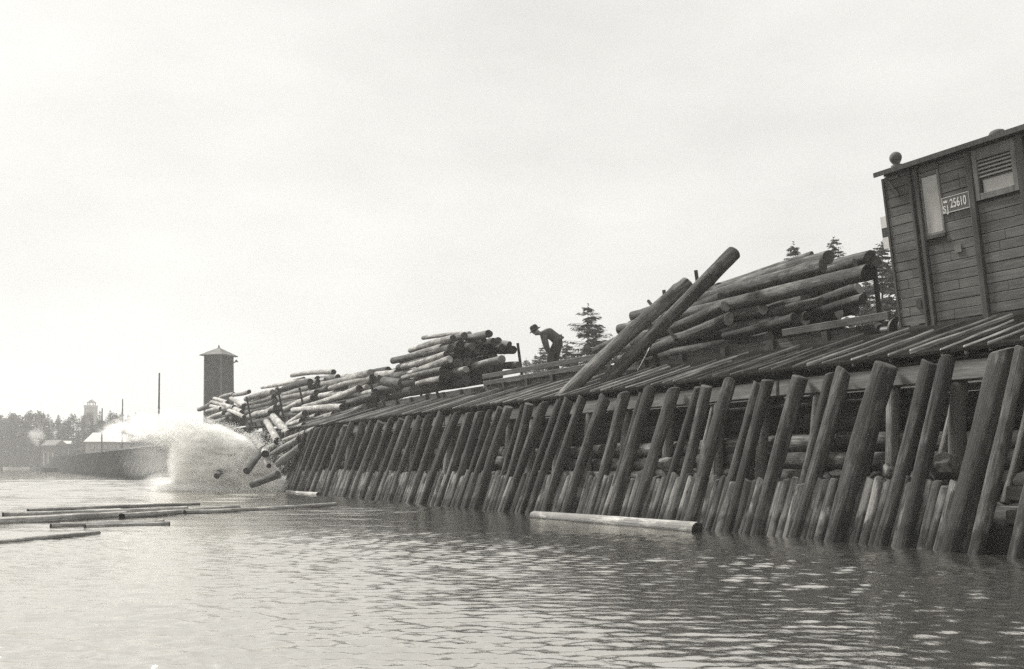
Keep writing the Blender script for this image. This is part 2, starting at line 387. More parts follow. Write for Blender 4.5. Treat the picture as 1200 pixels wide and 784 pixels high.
# ------------------------------------------------------------------ water
def build_water():
    ang = np.concatenate([np.linspace(-80, -36, 60)[:-1], np.linspace(-36, 36, 800), np.linspace(36, 80, 60)[1:]]) * math.pi / 180
    r = [1.2]
    while r[-1] < 3500: r.append(r[-1] * (1.0040 if r[-1] < 60 else 1.02 if r[-1] < 300 else 1.12))
    r = np.array(r)
    A, Rr = np.meshgrid(ang, r)
    X = Rr * np.sin(A); Y = Rr * np.cos(A)
    rs = np.random.RandomState(4)
    Z = np.zeros_like(X)
    for k in range(70):
        lam = .06 * (.2 / .06) ** rs.rand() if k < 46 else .34 * (1.6 / .34) ** rs.rand()
        th = math.pi / 2 + rs.normal(-.05, .42)          # wind roughly along the view: crests run across it
        kx, ky = math.cos(th) * 2 * math.pi / lam, math.sin(th) * 2 * math.pi / lam
        amp = (.0029 if k < 46 else .0018) * (lam / .4)
        fade = np.clip((lam / (.0040 * Rr * 3.0)) - .6, 0, 1)
        if k >= 46: fade = fade * np.clip((Rr - 9) / 22, 0, 1)
        Z += amp * np.sin(kx * X + ky * Y + rs.rand() * 6.28) * fade
    # patches of stronger and weaker ripple
    pat = .75 + .45 * np.sin(.9 * X + .5 * Y + 1) * np.sin(.37 * Y - .6 * X) 
    Z *= np.clip(pat, .3, 1.3)
    nr, na = X.shape
    co = np.stack([X, Y, Z], -1).reshape(-1, 3).astype(np.float32)
    idx = np.arange(nr * na).reshape(nr, na)
    q = np.stack([idx[:-1, :-1], idx[:-1, 1:], idx[1:, 1:], idx[1:, :-1]], -1).reshape(-1, 4)[:, ::-1]
    me = bpy.data.meshes.new('water'); me.vertices.add(len(co)); me.vertices.foreach_set('co', co.ravel())
    me.loops.add(q.size); me.loops.foreach_set('vertex_index', q.ravel().astype(np.int32))
    me.polygons.add(len(q)); me.polygons.foreach_set('loop_start', np.arange(0, q.size, 4, dtype=np.int32)); me.polygons.foreach_set('loop_total', np.full(len(q), 4, dtype=np.int32))
    me.polygons.foreach_set('use_smooth', np.ones(len(q), bool)); me.update(); me.validate()
    me.materials.append(M['water'])
    o = link(bpy.data.objects.new('water', me), I4); tag(o, kind='structure')
    o['label'] = 'rippled grey lake water reflecting the overcast sky'
    b = MB(); b.add([(-4000, -400, -.25), (4000, -400, -.25), (4000, 4000, -.25), (-4000, 4000, -.25)], [(0, 1, 2, 3)])
    w = b.build('lake_bed', M['water']); tag(w, kind='structure')
build_water()

# ------------------------------------------------------------------ ground: one sheet, quay bank, track bed and far shore
def smooth(a, b, x):
    t = min(1, max(0, (x - a) / (b - a))); return t * t * (3 - 2 * t)
U_END = 150.0
def ground_z(u, v, X, Y):
    prof = [(-.1, -1.6), (.3, -.3), (.45, .30), (.9, .55), (1.5, .95), (2.2, 1.5), (3.0, 1.62), (4.0, 1.60), (7.0, 1.98), (8.5, 2.0), (13.0, 4.0), (40, 4.0), (400, 9)]
    z = -1.6
    for (a, za), (b, zb) in zip(prof, prof[1:]):
        if a <= v <= b: z = za + (zb - za) * (v - a) / (b - a)
    if v > 400: z = 9
    if u > U_END: z = -1.6 + (z + 1.6) * (1 - smooth(U_END, U_END + 6, u) * (1 - smooth(0, 8, v - 1)))
    far = Y - (196 + 7 * math.sin(X * .05) + 4 * math.sin(X * .13 + 1))
    zf = -1.6 if far < -6 else (-1.6 + 2.3 * smooth(-6, 4, far) + 2.5 * smooth(4, 60, far) + 7 * smooth(60, 320, far))
    return max(z, zf)
def build_ground():
    us = list(np.arange(-60, -14, 3.0)) + list(np.arange(-14, 30, .5)) + list(np.arange(30, 60, 1.5)) + list(np.arange(60, 520, 5.0)) + [700, 1000, 1500, 2500]
    vs = [-2200, -1400, -800] + list(np.arange(-400, -2, 8.0)) + [-1.5, -.1, .3, .45, .6, .75, .9, 1.05, 1.2, 1.35, 1.5, 1.7, 1.95, 2.2, 2.5, 3, 4, 5, 6.5, 9, 12, 16, 22, 30, 40, 60, 90, 130, 180, 250, 330, 400, 600, 1000, 2000]
    rnd = random.Random(3); B = MB(); vv = []
    for u in us:
        for v in vs:
            p = W(u, v, 0); z = ground_z(u, v, p.x, p.y)
            if .3 < v < 2.6 and u < 60: z += rnd.uniform(-.09, .09)
            vv.append((p.x, p.y, z))
    m = len(vs)
    fs = [(i * m + j, i * m + j + 1, (i + 1) * m + j + 1, (i + 1) * m + j) for i in range(len(us) - 1) for j in range(m - 1)]
    fs = [f[::-1] for f in fs]
    B.add(vv, fs, 0, True)
    o = B.build('ground', M['ground']); tag(o, kind='structure'); o['label'] = 'stony bank, track bed and wooded far shore'
build_ground()

# ------------------------------------------------------------------ haze
hb = MB(); hb.box(-420, 420, -30, 620, -3, 34)
hz = bpy.data.materials.new('pale_air'); hz.use_nodes = True; hz.node_tree.nodes.clear()
_o = hz.node_tree.nodes.new('ShaderNodeOutputMaterial'); _p = hz.node_tree.nodes.new('ShaderNodeVolumePrincipled')
_p.inputs['Color'].default_value = (.96, .955, .93, 1); _p.inputs['Density'].default_value = .0012; _p.inputs['Anisotropy'].default_value = .1
hz.node_tree.links.new(_p.outputs[0], _o.inputs['Volume'])
ho = hb.build('haze', hz); tag(ho, kind='stuff')

# ------------------------------------------------------------------ the timber quay
QM = Tr(W(0, 0, 0))
quay = empty('timber_quay', QM)
tag(quay, 'long timber quay of raking logs over a row of short piles standing in the water', 'quay')
tops = [(1241, .17, 0), (1198, .15, 0), (1176, .235, 0), (1110, .17, 0), (1088, .17, 0), (1040, .25, 0), (987, .18, 0), (972, .115, .02), (936, .18, 0), (901, .165, 0), (887, .105, .02),
        (856, .17, 0), (829, .155, 0), (819, .1, .02), (788, .175, 0), (762, .185, 0), (752, .10, .02), (732, .175, 0), (708, .18, 0), (683, .165, 0), (667, .175, 0), (656, .11, .02),
        (638, .175, 0), (621, .155, 0), (612, .1, .02), (597, .18, 0), (586, .13, 0), (575, .12, .02), (564, .19, 0), (551, .17, 0), (536, .165, 0), (531, .12, .02), (518, .18, 0), (504, .17, 0), (492, .14, 0),
        (479, .17, 0), (470, .16, 0), (458, .17, 0), (446, .18, 0), (435, .17, 0), (425, .17, 0), (413, .17, 0), (405, .16, 0), (396, .17, 0), (388, .17, 0), (379, .17, 0)]
pu = []
for x, d, dv in tops:
    u = UZ(x, 0, .7)[0] if x <= 1200 else -8.28
    pu.append((u, d, dv))
pu = [(-8.75 - .58 * k, .16 + .02 * (k % 2), 0) for k in range(6, -1, -1)] + pu
while pu[-1][0] < U_END: pu.append((pu[-1][0] + random.uniform(.48, .66), random.uniform(.14, .19), 0))
pr = random.Random(11)
def pile_ends(u, d, dv):
    lean = pr.uniform(-.13, .02); zt = 1.86 + pr.uniform(-.03, .02) - dv
    zb = -.7; k = (1.86 - zb) / 1.86
    top = Vector((u, .70 + pr.uniform(-.02, .02), zt))
    bot = Vector((u + lean * k, .70 - .70 * k - .02 + dv, zb))
    return W(*top), W(*bot)
rest = MB()
for i, (u, d, dv) in enumerate(pu):
    a, b = pile_ends(u, d, dv)
    r = d * .505 if i < 46 else d * .5
    r *= pr.uniform(.92, 1.06)
    if i < 100:
        log_at('raking_pile', b, a, r * .86, r * 1.03, ('pile', 'end'), quay, n=18 if i < 40 else 10, rings=22 if i < 40 else 7, bend=.014, rough=.055, skew=.5)
    else: rest.cyl(b - W(0, 0, 0), a - W(0, 0, 0), r, r, n=7)
o = rest.build('raking_pile', M['pile'], quay); tag(o, kind='stuff')
# short sheet piles between the rakers
rest = MB(); u = -7.75; k = 0
while u < U_END:
    d = pr.uniform(.115, .19)
    zt = .62 + pr.uniform(-.045, .04); zb = -.6
    v0 = .05 + pr.uniform(-.015, .015)
    top = W(u, v0 + .375 * zt, zt); bot = W(u + pr.uniform(-.05, .01), v0 + .375 * zb, zb)
    if k < 100: log_at('sheet_pile', bot, top, d * .5, d * .47, ('sheet', 'end'), quay, n=12, rings=9, bend=.012, rough=.05, skew=.4)
    else: rest.cyl(bot - W(0, 0, 0), top - W(0, 0, 0), d * .52, n=6)
    k += 1; u += d * pr.uniform(.72, .86)
o = rest.build('sheet_pile', M['sheet'], quay); tag(o, kind='stuff')
# squared cap behind the pile heads, in lengths
u = -9.6
while u < U_END:
    Lg = 5.2 if u < 60 else 18
    beam_at('cap_beam', W(u, .93, 1.755), W(u + Lg - .03, .93, 1.755), .17, .20, 'beam', quay); u += Lg
# posts under the ramp, leaning the other way
u = -8.9
while u < 18:
    zt = 1.64; j = pr.uniform(-.08, .08)
    log_at('back_post', W(u + j - .14, .74, .35), W(u + j, .93, zt), pr.uniform(.07, .11), pr.uniform(.065, .09), ('float', 'end'), quay, n=10, rings=6)
    if pr.random() < .4: log_at('back_post', W(u + .22, .72, .45), W(u + .05, .92, 1.6), .05, .045, ('float', 'end'), quay, n=8, rings=5)
    u += pr.uniform(.8, 1.15)
# horizontal retaining logs
for zz in (.30, .52):
    beam_at('cap_beam', W(-9.9, .5, zz), W(-7.95, .45, zz + .02), .10, .13, 'beam', quay)
for zz, vv in ((.60, .86), (.83, .98), (1.06, 1.10), (1.29, 1.22), (1.5, 1.36), (.33, .55)):
    u = -11.0 + pr.uniform(0, 1)
    while u < 17:
        Lg = pr.uniform(3.5, 5.5)
        if zz < .5 and u > -8.5: break
        log_at('retaining_log', W(u, vv, zz), W(u + Lg, vv + pr.uniform(-.06, .06), zz + pr.uniform(-.05, .05)), .115, .105, ('bark', 'end'), quay, n=10, rings=6); u += Lg + .05

# ------------------------------------------------------------------ skidway (ramp of worn skids from the track down to the quay edge)
ramp = empty('log_skidway', Tr(W(0, 1.5, 2)))
tag(ramp, 'sloping ramp of bright worn skids between the quay edge and the railway', 'skidway')
u = -10.2; kr = random.Random(21)
while u < 19.5:
    if kr.random() < .04: u += .3; continue
    ve = 2.27 + kr.uniform(-.45, .35); z0 = 1.922 + kr.uniform(-.008, .022)
    p = W(u + kr.uniform(-.05, .05), .80, z0 + .0315); q = W(u + kr.uniform(-.09, .09), ve, z0 + .315 * (ve - .70))
    beam_at('skid', p, q, kr.uniform(.02, .036), .10, 'skid', ramp, bv=.012)
    u += kr.uniform(.26, .36)
B = MB(); v = .79
while v < 2.5:
    for a in range(-11, 20, 4):
        z = 1.95 + .315 * (v - .70); p = W(a, v, z) - W(0, 1.5, 2); q = W(a + 3.98, v, z) - W(0, 1.5, 2); w_ = Vector((NX, NY, .315)) * .165; h_ = Vector((0, 0, -.03))
        B.add([p, q, q + w_, p + w_, p + h_, q + h_, q + w_ + h_, p + w_ + h_], [(0, 1, 2, 3), (7, 6, 5, 4), (0, 4, 5, 1), (1, 5, 6, 2), (2, 6, 7, 3), (3, 7, 4, 0)])
    v += .18
B.build('added_shade_boards', M['gap_shade'], ramp)  # boards added under the skids to shut out sky and darken the gaps
for v, z in ((1.25, 1.83), (2.05, 2.08)):
    for a in range(-11, 20, 6): log_at('stringer', W(a, v, z), W(a + 5.9, v, z), .09, .085, ('darklog', 'end_dark'), ramp, n=9, rings=6)
for v, z, a, b in ((2.5, 2.18, 19.6, 27.5), (2.2, 2.05, 27.6, 36), (1.5, 1.93, 19.6, 27), (1.4, 1.88, 27.2, 35.5)):
    log_at('stringer', W(a, v, z), W(b, v, z), .10, .09, ('bark', 'end'), ramp, n=9, rings=6)

# ------------------------------------------------------------------ railway: track and rolling stock, canted 10 degrees towards the water
TILT = R(10); VT, ZT = 5.4, 2.0
def track_matrix(u):                               # local x along the track (right in the photograph), y inland, z up
    x = Vector((-TX, -TY, 0)); n = Vector((NX, NY, 0)); y = n * math.cos(TILT) + Vector((0, 0, 1)) * math.sin(TILT)
    z = Vector((0, 0, 1)) * math.cos(TILT) - n * math.sin(TILT)
    m = Matrix((x, y, z)).transposed().to_4x4(); m.translation = W(u, VT, ZT); return m
tr = empty('railway_track', track_matrix(0)); tag(tr, 'canted railway track under the wagons on top of the quay', 'railway track')
for s in (-1, 1):
    b = MB(); b.box(-11, -(-11) + 0, 0, 0, 0, 0) if False else None
    b.box(-80, 14, s * .75 - .033, s * .75 + .033, -.04, 0); b.box(-80, 14, s * .75 - .008, s * .75 + .008, -.12, -.04); b.box(-80, 14, s * .75 - .06, s * .75 + .06, -.14, -.12)
    b.build('rail', M['rail'], tr)
for k in range(46):
    b = MB(); x = -20 + k * .66; b.box(x, x + .22, -1.3, 1.3, -.29, -.142); bevel(b.build('sleeper', M['flatwood'], tr), .015)

def wheelset(t, x):
    for s in (-1, 1):
        b = MB(); c = Vector((x, s * .75, .47))
        b.cyl(c + Vector((0, -.065, 0)), c + Vector((0, .065, 0)), .47, n=28); b.cyl(c + Vector((0, -.1 * s - .02, 0)), c + Vector((0, -.1 * s + .02, 0)), .5, n=28)
        w = b.build('wheel', M['steel'], t)
        h = MB(); h.cyl(c + Vector((0, s * .066, 0)), c + Vector((0, s * .22, 0)), .10, n=12); h.box(x - .14, x + .14, s * .97 - .1, s * .97 + .1, .33, .62)
        h.build('axle_box', M['steel'], w)
def buffers(t, x, d):
    for s in (-1, 1):
        b = MB(); y = s * .88; z = 1.02
        b.cyl((x, y, z), (x + d * .34, y, z), .085, .07, n=14); b.cyl((x + d * .34, y, z), (x + d * .38, y, z), .185, .19, n=20); b.cyl((x - d * .0, y, z), (x + d * .06, y, z), .16, .12, n=14)
        b.build('buffer', M['steel'], t)

# ---- covered wagon
wg = empty('covered_wagon', track_matrix(-3.48))
tag(wg, 'grey boarded railway goods wagon with a narrow window and number plate, above the quay end', 'railway wagon')
WLEN, WH = 7.6, 1.4
X0 = .19
b = MB(); b.box(X0 + .03, WLEN - .03, -WH + .035, WH - .035, 1.06, 3.2)
shell = b.build('body', M['post'], wg)
b = MB()
panels = [(X0, .62), (.80, 1.555), (1.655, 2.29), (2.41, 3.6), (3.72, 4.9), (5.02, 6.2), (6.32, 7.6)]
zr = 1.06; rows = []
while zr < 3.18: rows.append((zr, min(zr + .125, 3.2))); zr += .13
br = random.Random(8)
for pi, (x0, x1) in enumerate(panels):
    for z0, z1 in rows:
        xa = x0
        if pi == 1 and z1 > 2.19 and z0 < 3.12: xa = 1.122
        if pi == 2 and z1 > 2.50: continue
        o_ = br.uniform(0, .006)
        cuts = [xa + .002]
        if x1 - xa > .35 and br.random() < .3: cuts.append(xa + (x1 - xa) * br.uniform(.3, .7))
        cuts.append(x1 - .002)
        for ca_, cb_ in zip(cuts, cuts[1:]): b.box(ca_, cb_ - .002, -WH + .012 - o_ - br.uniform(0, .003), -WH + .034, z0, z1 - .004)
for z0, z1 in rows: b.box(X0, WLEN, WH - .034, WH - .01, z0, z1 - .008); b.box(X0, X0 + .029, -WH + .04, WH - .04, z0, z1 - .008); b.box(WLEN - .029, WLEN, -WH + .04, WH - .04, z0, z1 - .008)
bevel(b.build('boarding', M['board'], wg), .004)
for x0, x1 in ((.625, .675), (.735, .795), (1.56, 1.65), (2.295, 2.405), (3.605, 3.715), (4.905, 5.015), (6.205, 6.315)):
    q = MB(); q.box(x0, x1, -WH - .035, -WH + .034, .92, 3.19); bevel(q.build('post', M['post'], wg), .008)
q = MB(); q.box(.675, .735, -WH + .0, -WH + .03, .95, 3.19); q.build('post', M['steel'], wg)
# corner post and strap at the end
for ya, yb in ((-WH - .01, -WH + .06), (WH - .06, WH + .01)):
    q = MB(); q.box(X0 - .035, X0 - .001, ya, yb, .75, 3.18); q.build('corner_iron', M['post'], wg)
q = MB(); st = Matrix.Translation((X0 + .14, -WH - .006, 3.03)) @ Matrix.Rotation(R(-32), 4, 'Y'); q.box(-.02, .02, -.006, .006, -.17, .14, mat=st); q.box(X0 + .01, X0 + .26, -WH - .012, -WH + .0, 3.13, 3.17); q.build('corner_strap', M['frame'], wg)
# sole bar and underframe
q = MB(); q.box(X0 - .02, WLEN + .02, -WH - .02, -WH + .08, .90, 1.045); q.box(X0 - .02, WLEN + .02, WH - .08, WH + .02, .90, 1.045); q.box(X0, X0 + .12, -WH + .09, WH - .09, .86, 1.045); q.box(WLEN - .12, WLEN, -WH + .09, WH - .09, .86, 1.045); q.build('underframe', M['steel'], wg)
wheelset(wg, 1.7); wheelset(wg, 5.9); buffers(wg, X0, -1)
for x in (1.7, 5.9):
    q = MB(); q.box(x - .5, x + .5, -1.03, -.93, .66, .74); q.box(x - .38, x + .38, -1.03, -.93, .60, .655); q.build('leaf_spring', M['steel'], wg)
# window
q = MB(); wy0, wy1 = -WH - .03, -WH + .034
x0, x1, z0, z1 = .796, 1.12, 2.22, 3.09
wy0 = -WH - .008
q.box(x0 + .001, x0 + .03, wy0, wy1, z0, z1); q.box(x1 - .04, x1 - .001, wy0, wy1, z0, z1); q.box(x0 + .03, x1 - .04, wy0, wy1, z0, z0 + .05); q.box(x0 + .03, x1 - .04, wy0, wy1, z1 - .06, z1)
wf = q.build('window', M['frame'], wg); bevel(wf, .006)
q = MB(); q.box(x0 + .031, x1 - .041, -WH + .006, -WH + .014, z0 + .051, z1 - .061); q.build('pane', M['glass'], wf)
q = MB(); q.box(x0 - .0, x1 + .0, wy0 - .016, wy0 - .001, z0 - .03, z0 + .012); q.build('sill', M['post'], wf)
q = MB(); q.box(.80, 1.12, -WH - .0, -WH + .03, 3.1, 3.19); q.build('lintel_board', M['board'], wg)
# louvred hatch
wy0 = -WH - .03
q = MB(); x0, x1, z0, z1 = 1.657, 2.288, 2.525, 3.18
q.box(x0, x0 + .07, wy0 + .005, wy1, z0, z1); q.box(x1 - .07, x1, wy0 + .005, wy1, z0, z1); q.box(x0 + .07, x1 - .07, wy0 + .005, wy1, z0, z0 + .085); q.box(x0 + .07, x1 - .07, wy0 + .005, wy1, 3.035, z1); q.box(x0 + .07, x1 - .07, -WH + .01, wy1, 2.775, 2.80)
hf = q.build('vent_hatch', M['frame'], wg); bevel(hf, .005)
for k in range(5):
    q = MB(); zc = 2.824 + k * .048; mt = Matrix.Translation((0, -WH + .01, zc)) @ Matrix.Rotation(R(32), 4, 'X'); q.box(x0 + .071, x1 - .071, -.026, .026, -.006, .006, mat=mt); q.build('slat', M['pale_panel'], hf)
q = MB(); q.box(x0 + .115, x1 - .071, -WH - .0, -WH + .012, 2.612, 2.773); q.build('panel', M['pale_panel'], hf)
# number plate: crown, SJ and 25610
q = MB(); px0, px1, pz0, pz1 = 1.125, 1.555, 2.475, 2.685
PY = -WH - .012
q.box(px0, px1, PY, PY + .010, pz0, pz1)
npl = q.build('number_plate', M['plate'], wg)
q = MB(); e = .008
for a, bb, c, d in ((px0, px1, pz0, pz0 + e), (px0, px1, pz1 - e, pz1), (px0, px0 + e, pz0 + e, pz1 - e), (px1 - e, px1, pz0 + e, pz1 - e)): q.box(a, bb, PY - .003, PY - .0005, c, d)
q.build('border', M['white'], npl)
def lettering(txt, x, z, size, sx=1.0):
    cu = bpy.data.curves.new('lettering', 'FONT'); cu.body = txt; cu.size = size; cu.extrude = .0012; cu.offset = size * .018
    tmp = bpy.data.objects.new('tmp_text', cu); COL.objects.link(tmp)
    dg = bpy.context.evaluated_depsgraph_get(); me = bpy.data.meshes.new_from_object(tmp.evaluated_get(dg)); bpy.data.objects.remove(tmp)
    me.transform(Matrix.Translation((x, PY - .003, z)) @ Matrix.Rotation(R(90), 4, 'X') @ Matrix.Diagonal((sx, 1, 1, 1)))
    me.materials.clear(); me.materials.append(M['white'])
    return link(bpy.data.objects.new('lettering', me), PM[npl.name], npl)
lettering('S', 1.134, 2.488, .125, .85); lettering('J', 1.196, 2.488, .125, .85); lettering('25610', 1.252, 2.532, .165, .62)
q = MB(); cx, cz = 1.182, 2.612
q.add([(cx - .028, PY - .002, cz), (cx + .028, PY - .002, cz), (cx + .036, PY - .002, cz + .035), (cx + .016, PY - .002, cz + .02), (cx, PY - .002, cz + .042), (cx - .016, PY - .002, cz + .02), (cx - .036, PY - .002, cz + .035)], [(0, 1, 3, 5), (1, 2, 3), (3, 4, 5), (5, 6, 0)])
q.build('crown_mark', M['white'], npl)
# small plates, end marker board
q = MB(); q.box(1.235, 1.34, -WH - .012, -WH - .0, 1.93, 2.03); q.build('label_holder', M['frame'], wg)
q = MB(); q.box(.50, .585, -WH - .012, -WH - .0, 1.28, 1.41); q.build('iron_bracket', M['steel'], wg)
q = MB(); yy = -WH + .0
q.box(X0 - .145, X0 - .036, yy, yy + .025, 2.50, 2.66, 0); q.box(X0 - .145, X0 - .036, yy, yy + .025, 2.365, 2.50, 1); q.box(X0 - .145, X0 - .036, yy, yy + .025, 2.20, 2.365, 0)
q.build('marker_board', [M['white'], M['black']], wg)
# arched roof
q = MB(); n = 15; vs = []
for x in (.115, WLEN + .09):
    for kk in range(2):
        for i in range(n):
            t = i / (n - 1) * 2 - 1; vs.append((x, t * (WH + .09), 3.225 + .15 * (1 - t * t) + kk * .05))
fs = []
for i in range(n - 1):
    a = lambda e, kk, i=i: e * 2 * n + kk * n + i
    fs += [(a(0, 1), a(1, 1), a(1, 1) + 1, a(0, 1) + 1), (a(0, 0), a(0, 0) + 1, a(1, 0) + 1, a(1, 0)), (a(0, 0), a(0, 1), a(0, 1) + 1, a(0, 0) + 1), (a(1, 0), a(1, 0) + 1, a(1, 1) + 1, a(1, 1))]
fs += [(0, 2 * n, 3 * n, n), (n - 1, 2 * n - 1, 4 * n - 1, 3 * n - 1)]
q.add(vs, fs); rf = q.build('roof', M['roofing'], wg)
q = MB(); vs = []
for x in (X0 + .01, WLEN - .01):
    vs += [(x, -WH + .0, 3.203), (x, WH, 3.203)] + [(x, tt * WH, 3.222 + .15 * (1 - (tt * WH / (WH + .09)) ** 2)) for tt in (1, .75, .5, .25, 0, -.25, -.5, -.75, -1)]
k_ = len(vs) // 2
q.add(vs, [tuple(range(k_)), tuple(range(2 * k_ - 1, k_ - 1, -1))] + [(i, k_ + i, k_ + (i + 1) % k_, (i + 1) % k_) for i in range(k_)]); q.build('gable', M['board'], rf)
q = MB(); q.box(.12, WLEN + .085, -WH - .115, -WH - .091, 3.215, 3.28); q.build('cornice', M['post'], rf)
for x, rr, hh in ((.42, .085, .085), (2.03, .11, .03)):
    q = MB(); z0 = 3.30; pr_ = [(.06, -.04), (.06, .0), (.045, .02)] if hh > .05 else [(.12, -.03)]
    if hh > .05: pr_ = [(.075, -.02), (.075, .015), (.045, .025)] + [(rr * math.sin(a), .03 + rr - rr * math.cos(a)) for a in [k * math.pi / 9 for k in range(3, 10)]]
    else: pr_ = [(.10, -.06), (.10, .0), (.08, .03), (.04, .045), (.0005, .05)]
    q.lathe(pr_, 18, 0, (x, -WH + .03, z0)); q.build('roof_ventilator', M['roofing'], rf)

# ---- flat wagons
def flat_wagon(u_right, u_left, label, stakes, boards):
    t = empty('flat_wagon', track_matrix(u_right)); tag(t, label, 'flat wagon', 'flat wagons on the quay track')
    Ln = u_left - u_right
    b = MB(); x = 0
    while x < Ln: b.box(-min(x + .195, Ln), -x, -1.33, 1.33, 1.10, 1.16 + random.uniform(-.004, .004)); x += .2
    b.build('deck', M['flatwood'], t)
    for s in (-1, 1):
        b = MB(); b.box(-Ln, 0, s * 1.33 - (.09 if s > 0 else 0), s * 1.33 + (.09 if s < 0 else 0), .93, 1.095); bevel(b.build('side_sill', M['sill'], t), .01)
        b = MB(); b.box(-Ln + .1, -.1, s * .75 - .05, s * .75 + .05, .8, 1.09); b.build('frame_beam', M['steel'], t)
    for x in (0.0, -Ln + .1):
        b = MB(); b.box(x - .1, x, -1.23, 1.23, .85, 1.09); b.build('end_beam', M['flatwood'], t)
    k = .6
    while k < Ln:
        b = MB(); b.box(-k - .06, -k + .06, -1.41, -1.332, .96, 1.17); b.build('stake_pocket', M['steel'], t); k += 1.25
    for xs, side, h, lean in stakes:
        p = Vector((-xs, side * 1.37, .98)); q = p + Vector((lean, side * .03, h)); b = MB(); b.cyl(p, q, .05, .042, n=9); b.build('stake', M['darklog'], t)
    for xa, xb, z0, z1 in boards:
        b = MB(); b.box(-xb, -xa, -1.40, -1.335, z0, z1); bevel(b.build('side_board', M['sill'], t), .008)
    for x in (1.4, 2.9) if Ln > 10 else (1.6,): wheelset(t, -x)
    for x in (Ln - 1.4, Ln - 2.9) if Ln > 10 else (Ln - 1.6,): wheelset(t, -x)
    buffers(t, 0, 1); buffers(t, -Ln, -1)
    return t
flat_wagon(-2.75, 10.3, 'long flat wagon beside the covered wagon, half loaded, a man standing on it', [(7.05, 1, 2.0, -.02), (8.35, 1, 1.75, 0), (5.2, -1, 1.1, .0), (2.0, 1, 1.5, 0)], [(7.2, 13.0, 1.34, 1.46), (7.2, 13.0, 1.165, 1.28), (-.7, 1.55, 1.19, 1.31)])
flat_wagon(11.2, 19.0, 'flat wagon under the neat middle log load left of the man', [(2.0, 1, 1.3, 0), (7.6, -1, 1.0, 0), (2.2, -1, .35, 0)], [])
flat_wagon(19.9, 28.5, 'flat wagon under the jumbled logs beyond the middle load', [(1.4, 1, 1.2, 0), (7.5, -1, 1.3, 0)], [])
flat_wagon(29.4, 38.5, 'flat wagon under the far pile nearest the tower', [(1.4, -1, 1.5, 0), (7.5, -1, 1.5, 0)], [])

# ------------------------------------------------------------------ logs on the wagons
def survey_log(x1, y1, x2, y2, v, dpx, mats, label, group=None, v2=None, name='log', taper=.86, rough=.045):
    v2 = v if v2 is None else v2
    a = PV(x1, y1, v); b = PV(x2, y2, v2)
    r = dpx / F * b.y * .5
    o = log_at(name, a, b, r * taper, r, mats, None, n=18, rings=18, rough=rough, bend=.009, skew=.3)
    return tag(o, label, 'log', group)
G1 = 'logs loaded on the long flat wagon'
BP, BD, PP, PD, DD, AP = ('bark', 'end_pale'), ('bark', 'end'), ('peeled', 'end_pale'), ('peeled', 'end_dark'), ('darklog', 'end_dark'), ('pale', 'end_dark')
for r in [
 (834, 338, 951, 299, 5.7, 10, BD, 'thin uppermost log of the load next to the covered wagon'),
 (838, 341, 971, 301, 5.15, 16, BD, 'log with a dark broken end below the thin top log of the right load'),
 (741, 371, 964, 312, 4.65, 18, BD, 'log with a slanting cut end, its far end showing left of the leaning logs'),
 (880, 340, 1019, 301, 5.75, 16, BD, 'log reaching nearest the wagon end board at the top of the right load'),
 (880, 350, 1026, 306, 6.2, 15, BD, 'log tucked behind the topmost log at the wagon end'),
 (790, 371, 1018, 319, 4.2, 20, ('bark', 'end_dark'), 'big pale-topped log overhanging the right end of the load, lowest of the long ones'),
 (835, 385, 944, 350, 4.6, 20, BD, 'thick short log with ragged end under the big overhanging log'),
 (915, 367, 1006, 338, 5.1, 15, BP, 'log with pale end seen under the big overhanging log'),
 (945, 371, 1011, 350, 4.8, 13, BD, 'thin log with a light upper edge below the overhanging log'),
 (745, 385, 846, 349, 4.35, 14, DD, 'log with dark broken end, topmost of the three slid logs left of the load'),
 (775, 384, 877, 355, 4.7, 15, BP, 'log with pale splintered end beside the three slid logs'),
 (742, 402, 849, 359, 4.0, 14, BP, 'log with a pale ringed end, middle of the three slid logs'),
 (738, 420, 854, 374, 3.75, 16, BP, 'log with the largest ringed end, lowest of the three slid logs'),
 (872, 374, 962, 353, 4.45, 12, BD, 'thin log squeezed under the ragged thick log of the right load'),
 (850, 394, 932, 373, 4.1, 13, DD, 'dark lowest log lying on the edge of the long flat wagon'),
 (756, 366, 843, 337, 5.5, 12, BD, 'log glimpsed between the two leaning logs, high in the right load'),
 (925, 331, 1001, 308, 5.5, 12, BD, 'thin log under the topmost log at the wagon end'),
 (838, 359, 912, 338, 5.35, 17, BD, 'log sunk in the middle of the right load behind the big overhanging log'),
 (698, 411, 775, 378, 4.5, 12, BD, 'log end poking out left behind the foot of the leaning logs')]:
    survey_log(*r, G1)
fr = random.Random(5)
ORD = ('first', 'second', 'third', 'fourth', 'fifth', 'sixth', 'seventh')
def fill(u0, u1, vs, zs, lab, grp, mats, r=.14, jit=.25):
    for zi, z in enumerate(zs):
        for k, v in enumerate(vs):
            a = u0 + fr.uniform(-jit, jit); c = u1 + fr.uniform(-jit, jit); rr = r * fr.uniform(.8, 1.15)
            o = log_at('log', W(c, v + fr.uniform(-.04, .04), z + .176 * (v - 4.0) + fr.uniform(-.03, .03)), W(a, v + fr.uniform(-.04, .04), z + .176 * (v - 4.0) + fr.uniform(-.03, .03)), rr * .92, rr, fr.choice(mats), None, n=12, rings=6)
            tag(o, 'log packed in the %s, %s row up, %s from the water side' % (lab, ORD[zi], ORD[k]), 'log', grp)
fill(-.35, 4.3, (4.3, 4.6, 4.9, 5.2, 5.5, 5.8, 6.1), (3.0, 3.24, 3.48, 3.7), 'right load', 'logs packed low in the right load', [BD, BD, DD, BP], .125)
